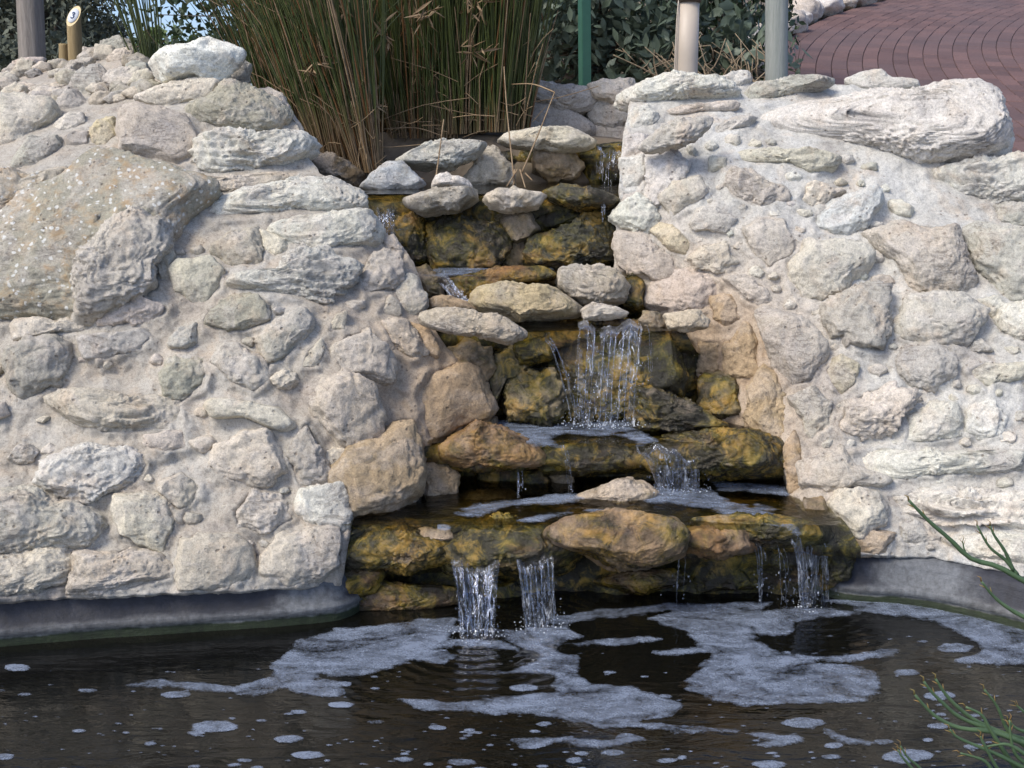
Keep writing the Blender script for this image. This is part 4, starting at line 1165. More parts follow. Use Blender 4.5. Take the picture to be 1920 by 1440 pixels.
# ------------------------------------------------------------------ falling water
def fall(label, tl, tr, bl, br, strands=12, sheet=True, seed=1, back=0.07, rad=0.0035, drops=25, holes=0.1, splash=0):
    rg = np.random.default_rng(seed)
    TL, TR, BL, BR = [at(*p) for p in (tl, tr, bl, br)]
    if sheet: strands = max(4, int(strands * .5))
    root = empty("waterfall", (TL + TR) / 2, label, "waterfall")
    def path(s, n):
        a = TL * (1 - s) + TR * s + np.array([0, 0, 0.012 * math.sin(s * 7 + seed) + 0.007 * math.sin(s * 19 + seed * 3)]); b = BL * (1 - s) + BR * s
        out = []
        for t in np.linspace(-0.18, 1, n):
            if t < 0:
                out.append(a + np.array([0, -t / 0.18 * back, -t / 0.18 * 0.006]))
            else:
                h = t ** 0.62
                p = a + (b - a) * t
                out.append(np.array([a[0] + (b[0] - a[0]) * h, a[1] + (b[1] - a[1]) * h, a[2] + (b[2] - a[2]) * t]))
        return np.array(out)
    if sheet:
        ns, nt_ = 56, 60
        V = np.array([path(s, nt_) for s in np.linspace(0, 1, ns)])
        tt = np.linspace(-0.18, 1, nt_)[None, :].repeat(ns, 0)
        S = np.linspace(0, 1, ns)[:, None].repeat(nt_, 1)
        w = np.linalg.norm(TR - TL)
        prm = np.stack([S.ravel() * w * 55, tt.ravel() * 2.6, S.ravel() * 0 + seed], -1)
        nz = fbm(prm, 4, seed).reshape(ns, nt_)
        V[:, :, 1] -= 0.016 * nz * np.clip(tt + 0.2, 0, 1) ** 0.7
        V[:, :, 0] += 0.004 * fbm(prm * 1.7 + 9, 2, seed).reshape(ns, nt_)
        keep = nz > (-0.55 + holes * 1.2 + 0.06 * np.clip(tt, 0, 1) * (holes > 0))
        Fs = []
        for i in range(ns - 1):
            for j in range(nt_ - 1):
                if keep[i, j] and keep[i + 1, j] and keep[i, j + 1] and keep[i + 1, j + 1]:
                    Fs.append([i * nt_ + j, (i + 1) * nt_ + j, (i + 1) * nt_ + j + 1, i * nt_ + j + 1])
        if Fs:
            wobj("water_sheet", V.reshape(-1, 3), Fs, M['fall'], root)
    mb = MB()
    for k in range(strands):
        s = (k + rg.uniform(0.1, 0.9)) / strands
        P = path(s, 34)
        ph = rg.uniform(0, 100)
        t = np.linspace(0, 1, 34)
        q = np.stack([t * 5, t * 0 + ph, t * 0], -1)
        P[:, 0] += 0.008 * fbm(q, 3, seed + k) * t
        P[:, 1] -= 0.006 + 0.004 * fbm(q + 5, 2, seed + k)
        R = rad * (0.35 + 1.5 * np.abs(fbm(q * 3.4, 3, seed + 3 * k))) * rg.uniform(0.5, 1.3)
        R *= np.clip(1.15 - 0.4 * t, 0.4, 1)
        a0, a1 = (0, 34) if rg.uniform() < 0.55 else sorted(rg.choice(np.arange(0, 35, 5), 2, replace=False))
        if a1 - a0 < 6: a0, a1 = 0, 34
        mb.tube(P[a0:a1], R[a0:a1], 5)
    mb.build("water_strand", M['fall'], root)
    if drops:
        mb = MB()
        v8, f8 = ico(2)
        for k in range(drops):
            s = rg.uniform(-0.12, 1.12)
            t = rg.uniform(0.35, 1.0)
            p = path(s, 34)[int((t + 0.18) / 1.18 * 33)] + rg.normal(0, 0.012, 3) + np.array([0, -0.015, 0])
            r = rg.uniform(0.0012, 0.003)
            mb.add(v8 * np.array([r, r, r * rg.uniform(1, 2)]) + p, f8)
        o = mb.build("droplet", M['fall'], root)
        o['kind'] = 'stuff'
    if splash:
        mb = MB()
        v8, f8 = ico(2)
        w = np.linalg.norm(BR - BL)
        for k in range(splash):   # churned spray at the foot
            s = rg.uniform(-0.25, 1.25)
            p = BL * (1 - s) + BR * s
            hgt = abs(rg.normal(0, 0.022)) * (1.3 if rg.uniform() < .4 else .5)
            p = p + np.array([rg.normal(0, .012), rg.normal(0, .022), hgt + 0.002])
            r = rg.uniform(0.0007, 0.0016) * (1 if hgt < .014 else .6)
            mb.add(v8 * np.array([r * rg.uniform(1, 2), r * rg.uniform(1, 2), r * rg.uniform(.8, 1.8)]) + p, f8)
        o = mb.build("splash", M['spray'], root)
        o['kind'] = 'stuff'
    return root

def zb(px, py, z):      # distance at which the pixel's line of sight meets height z
    return float(on_plane(np.array(px), np.array(py), z)[1])
fall("broad glassy curtain of water pouring into the pond left of its twin", (846, 1062, 3.15), (936, 1062, 3.15), (862, 1192, zb(862, 1192, 0)), (928, 1192, zb(928, 1192, 0)), 16, seed=1, holes=-.1, splash=70)
fall("second glassy curtain of water beside the broad one into the pond", (966, 1056, 3.15), (1038, 1054, 3.15), (984, 1177, zb(984, 1177, 0)), (1041, 1177, zb(1041, 1177, 0)), 14, seed=2, holes=-.1, splash=56)
fall("thick white jet dropping into the pond at the far right lip", (1484, 1012, 3.19), (1500, 1012, 3.19), (1500, 1142, zb(1500, 1142, 0)), (1518, 1142, zb(1518, 1142, 0)), 9, seed=3, rad=.004, holes=0, splash=43)
fall("thin veil of drips between the thick jet and the right bank", (1510, 1015, 3.22), (1552, 1015, 3.24), (1512, 1130, zb(1512, 1130, 0)), (1553, 1128, zb(1553, 1128, 0)), 7, seed=4, rad=.0025, holes=.28)
fall("forked thin trickle left of the thick white jet", (1410, 1030, 3.2), (1438, 1030, 3.2), (1420, 1132, zb(1420, 1132, 0)), (1434, 1132, zb(1434, 1132, 0)), 4, False, seed=5, rad=.0035)
fall("broken trickle of drops between the fork and the thick jet", (1452, 1030, 3.2), (1474, 1030, 3.2), (1460, 1132, zb(1460, 1132, 0)), (1482, 1132, zb(1482, 1132, 0)), 3, False, seed=6, rad=.003)
fall("pair of thin trickles under the pink boulder lip", (1262, 1060, 3.2), (1297, 1045, 3.2), (1257, 1136, zb(1257, 1136, 0)), (1290, 1134, zb(1290, 1134, 0)), 2, False, seed=7, rad=.004, drops=8)
fall("main middle waterfall over mossy rock at the centre of the cascade", (1085, 618, 3.70), (1205, 618, 3.70), (1075, 800, 3.61), (1190, 800, 3.61), 18, seed=8, holes=.28, drops=120, splash=183)
fall("faint thin trickle at the right edge of the middle waterfall", (1205, 622, 3.7), (1222, 622, 3.7), (1215, 730, 3.66), (1224, 730, 3.66), 3, False, seed=9, rad=.0025, drops=6)
fall("small side trickle left of the middle waterfall", (1020, 635, 3.71), (1035, 635, 3.71), (1066, 785, 3.66), (1085, 785, 3.66), 4, False, seed=10, rad=.003, drops=10)
fall("slanting chute of water between the second and lowest step", (1195, 845, 3.46), (1310, 858, 3.46), (1235, 925, zb(1235, 925, .287)), (1312, 922, zb(1312, 922, .287)), 16, seed=11, holes=.05, drops=30, splash=80)
fall("thin trickle off the brown ledge left of the slanting chute", (1052, 842, 3.47), (1066, 842, 3.47), (1066, 925, zb(1066, 925, .287)), (1076, 925, zb(1076, 925, .287)), 4, False, seed=12, rad=.003, drops=6)
fall("shortest trickle under the orange brown slab", (968, 878, 3.5), (980, 878, 3.5), (968, 932, zb(968, 932, .287)), (980, 932, zb(980, 932, .287)), 3, False, seed=13, rad=.003, drops=4)
fall("small topmost fall at the upper right corner of the cascade", (1118, 279, 4.86), (1166, 279, 4.86), (1118, 345, zb(1118, 345, 1.19)), (1158, 345, zb(1158, 345, 1.19)), 5, seed=14, holes=.5, rad=.002, drops=8)
fall("little fall at the left end of the upper lip beside the bank", (706, 398, 4.16), (738, 402, 4.16), (712, 455, 4.12), (742, 460, 4.12), 6, seed=15, holes=.2, rad=.003)
fall("single strand hanging from the mossy stone of the upper lip", (1125, 376, 4.12), (1134, 376, 4.12), (1128, 415, 4.1), (1134, 415, 4.1), 2, False, seed=16, rad=.004, drops=3)
fall("narrow runnel sliding between the brown rocks of the middle ledge", (812, 520, 3.98), (845, 520, 3.98), (850, 572, 3.9), (885, 575, 3.9), 6, seed=17, holes=.2, rad=.003, drops=4)

# ------------------------------------------------------------------ brick road
def m_paver():
    t = NT("red_paver")
    p = t.pos()
    rnd = t.n("ShaderNodeTexWhiteNoise", _noise_dimensions='3D', Vector=t.n("ShaderNodeAttribute", _attribute_name="cell").outputs["Vector"]).outputs[0]
    c = t.mix(rnd, (0.085, 0.048, 0.042), (0.18, 0.10, 0.084))
    c = t.mix(t.ramp(t.noise(p, 1.1, 5, 0.6), [(0.4, 0), (0.65, 0.45)]), c, (0.10, 0.075, 0.075))
    n = t.noise(p, 60, 6, 0.7)
    c = t.mix(1.0, c, t.ramp(n, [(0.3, 0.75), (0.7, 1.2)]), 'MULTIPLY')
    return t.fin(c, 0.8, t.bump(n, 0.4, 0.004))
M['paver'] = m_paver()
M['joint'] = m_plain("paver_joint", (0.075, 0.047, 0.042), 0.95)
road = empty("road", (2.5, 7, 1.4), "curving road of red brick pavers rising behind the right bank")
road['kind'] = 'structure'
CX, CY = 14.7, 4.9
def road_z(y): return 1.28 + 0.18 * (y - 5.5)
def add_cell(me, val):
    at_ = me.attributes.new("cell", 'FLOAT_VECTOR', 'POINT')
    at_.data.foreach_set("vector", np.asarray(val, float).ravel())
# bedding surface
A_ = np.linspace(math.radians(98), math.radians(182), 90)
V, Fs = [], []
for i, a in enumerate(A_):
    for r in (8.4, 13.32):
        x, y = CX + r * math.cos(a), CY + r * math.sin(a)
        V.append((x, y, road_z(y) - 0.006))
    if i: Fs.append([2 * i - 2, 2 * i - 1, 2 * i + 1, 2 * i])
wobj("paving_bed", V, Fs, M['joint'], road)
bricks = []
for k, r0 in enumerate(np.arange(8.5, 13.25, 0.105)):
    da = 0.205 / (r0 + 0.05)
    a = math.radians(99) + (k % 2) * da * 0.5
    while a < math.radians(181):
        x, y = CX + (r0 + .05) * math.cos(a), CY + (r0 + .05) * math.sin(a)
        z = road_z(y)
        d = np.array([x, y, z]) - EYE
        dep = d[1] * CP - d[2] * SP
        px = 960 + F * d[0] / dep; py = 720 - F * (d[2] * CP + d[1] * SP) / dep
        if 1380 < px < 2150 and -180 < py < 320:
            bricks.append((dep, r0, a, da, px, py, z))
        a += da
bricks.sort()
def brick_verts(r0, a, da):
    g = 0.0017
    rg_ = random.Random(int(r0 * 1000) * 7919 + int(a * 10000))
    dz = rg_.uniform(-0.0025, 0.0025)
    out = []
    for (rr, aa, up) in [(r0 + g, a - da / 2 + g / r0, 0), (r0 + 0.105 - g, a - da / 2 + g / r0, 0), (r0 + 0.105 - g, a + da / 2 - g / r0, 0), (r0 + g, a + da / 2 - g / r0, 0)]:
        x, y = CX + rr * math.cos(aa), CY + rr * math.sin(aa)
        out.append((x, y, road_z(y) - 0.02))
    cx_, cy_ = np.mean(np.array(out)[:, :2], 0)
    for (x, y, z) in list(out):
        out.append((x, y, z + 0.02 + dz))
    for (x, y, z) in list(out[:4]):
        out.append((x + (cx_ - x) * 0.06, y + (cy_ - y) * 0.06, z + 0.024 + dz))
    return np.array(out)
BF = [[0, 1, 5, 4], [1, 2, 6, 5], [2, 3, 7, 6], [3, 0, 4, 7], [4, 5, 9, 8], [5, 6, 10, 9], [6, 7, 11, 10], [7, 4, 8, 11], [8, 9, 10, 11]]
vis = [b for b in bricks if 1480 < b[4] < 1925 and -5 < b[5] < 300 and b[5] < 150 + max(0, (b[4] - 1840)) * 2.6 + 20]
first = set(id(b) for b in vis[:300])
rest, cells = MB(), []
for b in bricks:
    Vb = brick_verts(b[1], b[2], b[3])
    cell = np.tile([b[1] * 31.1, b[2] * 77.0, 0.5], (12, 1))
    if id(b) in first:
        o = wobj("brick", Vb, BF, M['paver'], road, smooth=False)
        add_cell(o.data, cell)
    else:
        rest.add(Vb, BF); cells.append(cell)
o = rest.build("brick_paving", M['paver'], road, smooth=False)
add_cell(o.data, np.vstack(cells))
o['kind'] = 'stuff'
edg = empty("stone_edging", (2.3, 9.5, 1.9), "row of pale rough stones edging the far left side of the brick road", "stone edging")
rg = np.random.default_rng(5)
a = math.radians(166)
while a > math.radians(128):
    r = 13.45 + rg.uniform(-.05, .08)
    x, y = CX + r * math.cos(a), CY + r * math.sin(a)
    s = rg.uniform(0.10, 0.2)
    q, Fs = ico(4)
    q = q.copy()
    for _ in range(10):
        d = rg.normal(size=3); d /= np.linalg.norm(d)
        q -= d * (np.maximum(0, q @ d - rg.uniform(.7, .92)) * 0.9)[:, None]
    V = q * np.array([s, s * 1.2, s * 0.75]) * (1 + 0.3 * fbm(q * 1.6 + rg.uniform(-9, 9, 3), 4, 3))[:, None] + np.array([x, y, road_z(y) + s * 0.35])
    o = wobj("stone", V, Fs, M['stone'], edg)
    o.color = (*TINT[rg.choice(list('WCG'))], 1)
    a -= (s * 2.1) / r

# ------------------------------------------------------------------ posts
def lathe_post(mb, p0, p1, r0, r1, k=24, n=14, grooves=0.0, seed=0):
    P = np.array([np.array(p0) + (np.array(p1) - np.array(p0)) * t for t in np.linspace(0, 1, n)])
    th = np.arange(k) / k * 2 * math.pi
    V = []
    for i, p in enumerate(P):
        r = r0 + (r1 - r0) * i / (n - 1)
        for t in th:
            g = 1 - grooves * max(0, math.sin(t * 4 + seed) ** 8) - grooves * 0.4 * math.sin(t * 11 + seed * 2)
            V.append(p + np.array([math.cos(t) * r * g, math.sin(t) * r * g, 0]))
    Fs = [[i * k + j, i * k + (j + 1) % k, (i + 1) * k + (j + 1) % k, (i + 1) * k + j] for i in range(n - 1) for j in range(k)]
    Fs.append(list(range(k))[::-1]); Fs.append([(n - 1) * k + j for j in range(k)])
    mb.add(V, Fs)
M['wood_grey'] = m_plain("weathered_wood", (0.16, 0.14, 0.12), 0.85, col2=(0.30, 0.272, 0.24), scale=3, stretch=(22, 22, 1.2), bump=0.7)
M['wood_green'] = m_plain("treated_wood", (0.20, 0.225, 0.20), 0.85, col2=(0.33, 0.345, 0.32), scale=3, stretch=(25, 25, 1.2), bump=0.6)
M['pipe'] = m_plain("beige_pipe", (0.47, 0.405, 0.33), 0.5, var=0.06, scale=5, bump=0.04)
M['cap'] = m_plain("brown_cap", (0.07, 0.05, 0.035), 0.5)
M['greenpaint'] = m_plain("green_paint", (0.03, 0.105, 0.065), 0.42, var=0.12, scale=8, bump=0.05)
M['log'] = m_plain("yellow_log", (0.22, 0.16, 0.07), 0.8, col2=(0.33, 0.245, 0.12), scale=4, stretch=(14, 14, 1.5), bump=0.4)
M['cutwood'] = m_plain("cut_wood", (0.62, 0.50, 0.28), 0.7, var=0.15)
M['disc'] = m_plain("pale_plate", (0.60, 0.63, 0.66), 0.5, var=0.04)
M['ink'] = m_plain("dark_blue_ink", (0.03, 0.06, 0.14), 0.6)

def px_r(px_w, px, py, Y):
    return np.linalg.norm(at(px + px_w / 2, py, Y) - at(px - px_w / 2, py, Y)) / 2
mb = MB(); b0, b1 = at(1463, 175, 5.75), at(1457, -260, 5.75)
lathe_post(mb, b0 - [0, 0, .35], b1, px_r(43, 1458, 80, 5.75), px_r(42, 1458, 0, 5.75), grooves=.03, seed=2)
tag(mb.build("wooden_pole", M['wood_green'], None), "greenish grey round wooden pole standing between shrub and brick road", "pole")
mb = MB(); b0, b1 = at(58, 160, 6.3), at(46, -260, 6.3)
lathe_post(mb, b0 - [0, 0, .3], b1, px_r(47, 58, 100, 6.3), px_r(46, 50, 0, 6.3), grooves=.2, seed=1)
tag(mb.build("wooden_pole", M['wood_grey'], None), "weathered grey grooved wooden pole behind the rubble of the left bank", "pole")
pp = empty("pipe_post", at(1288, 170, 5.7), "beige round pipe post with a brown cap behind the right bank", "post")
mb = MB(); b0, b1 = at(1287, 180, 5.7), at(1291, 3, 5.7)
lathe_post(mb, b0 - [0, 0, .3], b1, px_r(42, 1290, 80, 5.7), px_r(41, 1290, 0, 5.7), n=4, k=32); mb.build("pipe", M['pipe'], pp)
mb = MB(); lathe_post(mb, b1 + [0, 0, -.004], b1 + [0, 0, .05], px_r(47, 1290, 0, 5.7), px_r(47, 1290, 0, 5.7), n=2, k=32)
lathe_post(mb, b1 + [0, 0, .05], b1 + [0, 0, .062], px_r(47, 1290, 0, 5.7), px_r(34, 1290, 0, 5.7), n=2, k=32); mb.build("cap", M['cap'], pp)
mb = MB(); mb.tube(catmull([b0 + [-.066, -.03, -.2], b0 + [-.064, -.03, .25], b0 + [-.058, -.03, .42], b0 + [-.05, -.02, .44]], 14), 0.004, 6); mb.build("cable", M['pipe'], pp)
# square green steel post
mb = MB(); b0, b1 = at(1100, 180, 5.85), at(1094, -260, 5.85); hw = px_r(22, 1098, 80, 5.85); ch = hw * 0.12
sec = [(-hw, -hw + ch), (-hw + ch, -hw), (hw - ch, -hw), (hw, -hw + ch), (hw, hw - ch), (hw - ch, hw), (-hw + ch, hw), (-hw, hw - ch)]
ca, sa = math.cos(.35), math.sin(.35)
ring = np.array([(x * ca - y * sa, x * sa + y * ca, 0) for x, y in sec]) * 0.86
mb.add(np.vstack([b0 - [0, 0, .4] + ring, b1 + ring]), [[i, (i + 1) % 8, 8 + (i + 1) % 8, 8 + i] for i in range(8)] + [list(range(8))[::-1], list(range(8, 16))])
tag(mb.build("steel_post", M['greenpaint'], None, smooth=False), "square green painted steel post before the silvery shrub", "post")
# numbered marker
Ym = 7.0
mk = empty("marker_post", at(140, 115, Ym), "short yellow log marker with slanted top numbered 3", "marker post")
r = px_r(27, 140, 60, Ym)
base, topc = at(140, 130, Ym), at(138, 30, Ym)
k = 28
th = np.arange(k) / k * 2 * math.pi
nrm = np.array([-0.25, -0.78, 0.58]); nrm /= np.linalg.norm(nrm)
def cut_z(x, y): return topc[2] - (nrm[0] * x + nrm[1] * y) / nrm[2]
V = [base + [math.cos(t) * r, math.sin(t) * r, -.2] for t in th]
V += [np.array([topc[0] + math.cos(t) * r, topc[1] + math.sin(t) * r, cut_z(math.cos(t) * r, math.sin(t) * r)]) for t in th]
mb = MB(); mb.add(V, [[i, (i + 1) % k, k + (i + 1) % k, k + i] for i in range(k)])
mb.build("log", M['log'], mk)
uu = np.cross([0, 0, 1.0], nrm); uu /= np.linalg.norm(uu); vv = np.cross(nrm, uu)
mb = MB(); mb.add([np.array([topc[0] + math.cos(t) * r, topc[1] + math.sin(t) * r, cut_z(math.cos(t) * r, math.sin(t) * r)]) for t in th], [list(range(k))]); mb.build("cut_face", M['cutwood'], mk)
vs = r / nrm[2] * 0.98
dr_u, dr_v = r * 0.80, min(vs, r * 1.5) * 0.80
def disc(off, h, fr):
    return [topc + nrm * off + uu * math.cos(t) * dr_u * fr + vv * math.sin(t) * dr_v * fr for t in th]
mb = MB(); mb.add(disc(.0015, 0, 1) + disc(.005, 0, 1), [[i, (i + 1) % k, k + (i + 1) % k, k + i] for i in range(k)] + [list(range(k, 2 * k))]); mb.build("plate", M['disc'], mk)
mb = MB()
three = [(-.42, .55), (-.2, .85), (.15, .85), (.38, .6), (.3, .25), (-.05, .05), (.3, -.1), (.45, -.45), (.2, -.82), (-.2, -.85), (-.48, -.55)]
P3d = catmull([topc + nrm * .007 + uu * x * r * .5 + vv * y * r * .55 for x, y in three], 40)
mb.tube(P3d, r * .085, 6); mb.build("numeral", M['ink'], mk)
mb = MB(); lathe_post(mb, at(121, 135, Ym + .05), at(120, 82, Ym + .05), px_r(20, 120, 90, Ym), px_r(19, 120, 90, Ym))
tag(mb.build("log_stump", M['log'], None), "low yellowish log stump beside the numbered marker", "log")

# ------------------------------------------------------------------ shrubs and trees
def leaf_shape(L, w, bend):
    return np.array([[0, 0, 0], [w * .38, L * .3, bend * .3], [w * .5, L * .55, bend * .6], [0, L, bend * 1.4], [-w * .5, L * .55, bend * .6], [-w * .38, L * .3, bend * .3], [0, L * .5, -w * .12]])
LF = [[0, 1, 6], [1, 2, 6], [2, 3, 6], [3, 4, 6], [4, 5, 6], [5, 0, 6]]
def frames(n, rg, up=0.3, face=None):
    d = rg.normal(size=(n, 3)); d[:, 2] += up
    if face is not None: d += np.array(face)
    d /= np.linalg.norm(d, axis=1)[:, None]
    a = rg.normal(size=(n, 3)); x = np.cross(d, a); x /= np.linalg.norm(x, axis=1)[:, None]
    return x, d, np.cross(x, d)
def leaves_mesh(C, L, W, rg, face=None, simple=False):
    n = len(C)
    X, Y, Z = frames(n, rg, 0.3, face)
    base = leaf_shape(1, 1, -.12)
    fl = LF
    if simple:
        base = base[[0, 2, 3, 4]]; fl = [[0, 1, 2, 3]]
    V = (C[:, None] + (base[None, :, 0:1] * W[:, None, None]) * X[:, None] + (base[None, :, 1:2] * L[:, None, None]) * Y[:, None] + (base[None, :, 2:3] * L[:, None, None]) * Z[:, None]).reshape(-1, 3)
    m = len(base)
    Fs = [[i * m + j for j in f] for i in range(n) for f in fl]
    return V, Fs
# ------------------------------------------------------------------ reeds
def reeds(label, bases, n, lean, height, seed, dry=0.35, rust=0.08, spread=0.16, curve=0.12):
    rg = np.random.default_rng(seed)
    c = np.mean([b[0] for b in bases], 0)
    root = empty("reed_clump", c, label, "reeds")
    bins = {'green': MB(), 'dry': MB(), 'rust': MB()}
    for k in range(n):
        b, rx, ry = bases[rg.integers(len(bases))]
        a = rg.uniform(0, 2 * math.pi); q = math.sqrt(rg.uniform(0, 1))
        dx, dy = math.cos(a) * q * rx, math.sin(a) * q * ry
        p0 = np.array(b) + np.array([dx, dy, 0])
        kind = rg.choice(['green', 'dry', 'rust'], p=[1 - dry - rust, dry, rust])
        h = height * rg.uniform(0.55, 1.0) * (0.45 if kind == 'dry' and rg.uniform() < .6 else 1.0)
        lx = lean + dx / max(rx, .01) * spread + rg.normal(0, .07)
        ly = rg.normal(0, .08) + dy / max(ry, .01) * 0.1 - 0.03
        cv = lx * curve * rg.uniform(0.5, 2.0) + rg.normal(0, .03)
        t = np.linspace(0, 1, 7)
        P = p0 + np.stack([lx * h * t * 0.75 + cv * h * t * t, ly * h * t, h * t * (1 - 0.10 * abs(lx) * t)], -1)
        if rg.uniform() < (.25 if kind != 'green' else .04):
            P[4:, 2] -= np.array([.05, .15, .3]) * h * .6; P[4:, 0] += rg.choice([-1, 1]) * np.array([.05, .12, .2]) * h
        r = rg.uniform(0.0022, 0.0042)
        bins[kind].tube(P, np.linspace(r, r * 0.45, 7), 4, cap=False)
    for nm, mt, key in (("green_culms", 'culm_green', 'green'), ("dry_culms", 'culm_dry', 'dry'), ("rusty_culms", 'culm_rust', 'rust')):
        if bins[key].n:
            o = bins[key].build(nm, M[mt], root); o['kind'] = 'stuff'
    # dead litter at the foot
    mb = MB()
    for k in range(n // 13):
        b, rx, ry = bases[rg.integers(len(bases))]
        p = np.array(b) + np.array([rg.uniform(-1, 1) * rx * 1.1, -abs(rg.normal(0, ry)), rg.uniform(0, .22)])
        d = rg.normal(0, 1, 3) * np.array([.12, .06, .07])
        mb.tube(catmull([p, p + d * .5 + rg.normal(0, .012, 3), p + d], 5), 0.0016, 4, cap=False)
    o = mb.build("dead_litter", M['culm_dry'], root); o['kind'] = 'stuff'
    return root
def seed_heads(root, spots, seed):
    rg = np.random.default_rng(seed)
    C = np.vstack([at(x, y, Y) + rg.normal(0, .018, (16, 3)) for x, y, Y in spots])
    L = rg.uniform(.05, .11, len(C))
    V, Fs = leaves_mesh(C, L, L * .14, rg, (0, -.2, -.5))
    wobj("seed_head", V, Fs, M['culm_dry'], root)['kind'] = 'stuff'
def B(px, py, Y, rx, ry): return (at(px, py, Y), rx, ry)
reeds("left reed clump fanning far to the left over the white boulder", [B(640, 318, 4.75, .10, .10), B(590, 275, 4.95, .08, .12), B(690, 322, 4.68, .06, .07)], 620, -0.21, 1.15, 21)
mid_reeds = reeds("middle reed clump with many brown dead stems behind the pale stone", [B(800, 258, 5.05, .17, .14), B(860, 250, 5.05, .12, .12)], 620, -0.02, 1.15, 22, dry=.2, rust=.10, spread=.16)
seed_heads(mid_reeds, [(892, 15, 4.85), (885, 95, 4.8), (720, 62, 4.8), (800, 30, 4.8), (640, 20, 4.7), (700, 190, 4.7), (600, 120, 4.6)], 8)
reeds("right reed clump leaning right towards the green post", [B(925, 247, 5.02, .09, .1), B(965, 243, 5.05, .07, .08)], 380, 0.07, 1.15, 23, dry=.14, spread=.14)
reeds("dense dark reeds filling the gap behind the left clump", [B(700, 270, 5.25, .2, .14), B(560, 230, 5.3, .2, .12)], 520, -0.10, 1.2, 24, dry=.1, spread=.3, curve=.3)
reeds("sparse tuft of thin reeds rising behind the white boulder", [B(285, 150, 4.95, .05, .05)], 36, -0.16, .9, 25, dry=.0, rust=0, spread=.22)

def dry_stem(label, polys):
    root = empty("dry_reed_stem", at(*polys[0][0]), label, "reed stem")
    for pl in polys:
        P = catmull([at(*p) for p in pl], 12)
        mb = MB(); mb.tube(P, np.linspace(.0032, .002, 12), 6); mb.build("stem", M['culm_dry'], root)
dry_stem("pair of bent yellowed reed stems rising from the upper lip", [[(965,345,4.3),(960,300,4.35),(950,200,4.5),(945,125,4.6)], [(978,325,4.3),(1010,250,4.35),(1040,173,4.4)], [(1040,173,4.4),(1000,158,4.5),(960,158,4.6)],
          [(965,318,4.3),(962,350,4.26)], [(975,318,4.3),(985,352,4.24)], [(985,325,4.3),(998,338,4.25)], [(970,318,4.3),(950,350,4.24)]])
dry_stem("single upright dead reed stub before the pale stone", [[(814,356,4.3),(822,300,4.35),(832,224,4.4)]])
dry_stem("fallen reed stem lying across the foot of the reeds", [[(720,242,4.85),(780,240,4.85),(830,255,4.85)]])

def blob_points(n, blobs, rg, shell=0.6):
    out = []
    w = np.array([b[1][0] * b[1][1] * b[1][2] for b in blobs]) ** 0.67
    w = w / w.sum()
    for k in rg.choice(len(blobs), n, p=w):
        c, r = blobs[k]
        d = rg.normal(size=3); d /= np.linalg.norm(d)
        out.append(np.array(c) + d * np.array(r) * rg.uniform(shell, 1.05) ** 0.7)
    return np.array(out)

def shrub(name, label, blobs, n, L, asp, mat, seed, cat="shrub", singles=0, face=None, simple=False, trunk=None, trunk_r=.05, shell=0.35):
    rg = np.random.default_rng(seed)
    c = np.array(trunk if trunk is not None else blobs[0][0], float)
    root = empty(name, c, label, cat)
    C = blob_points(n, blobs, rg, shell)
    # thin the crown into clumps with gaps
    keep = fbm(C / (L * 4.5), 3, seed) > -0.13
    C = C[keep]
    Ls = L * rg.uniform(0.6, 1.25, len(C))
    if singles:
        d = C[:, 1] + 0.15 * np.abs(C[:, 0] - c[0])
        order = np.argsort(d)
        front = order[:singles]
        back = order[singles:]
        protos = []
        for k in range(8):
            Vp, Fp = leaves_mesh(np.zeros((1, 3)), np.array([1.0]), np.array([asp * rg.uniform(.85, 1.15)]), rg, face)
            me = mesh("leaf", Vp, Fp); me.materials.append(M[mat]); protos.append(me)
        for i in front:
            o = bpy.data.objects.new("leaf", protos[rg.integers(8)])
            COL.objects.link(o); o.parent = root
            o.location = C[i] - c
            o.rotation_euler = tuple(rg.normal(0, .55, 3))
            s = Ls[i]; o.scale = (s, s, s)
        C, Ls = C[back], Ls[back]
    V, Fs = leaves_mesh(C, Ls, Ls * asp * rg.uniform(.8, 1.2, len(C)), rg, face, simple)
    o = wobj("foliage", V, Fs, M[mat], root); o['kind'] = 'stuff'
    # trunk and limbs
    mb = MB()
    for (bc, br) in blobs:
        bc = np.array(bc)
        p0 = c.copy()
        mid = p0 * 0.45 + bc * 0.55 + rg.normal(0, .06, 3) * np.linalg.norm(br)
        mb.tube(catmull([p0, mid, bc], 8), np.linspace(trunk_r, trunk_r * .35, 8), 6)
        for _ in range(4):
            e = bc + rg.normal(0, .45, 3) * np.array(br)
            mb.tube(catmull([mid, (mid + e) / 2 + rg.normal(0, .05, 3) * np.linalg.norm(br), e], 6), np.linspace(trunk_r * .4, trunk_r * .1, 6), 5)
    mb.build("trunk" if cat == "tree" else "branches", M['bark'], root)
    return root

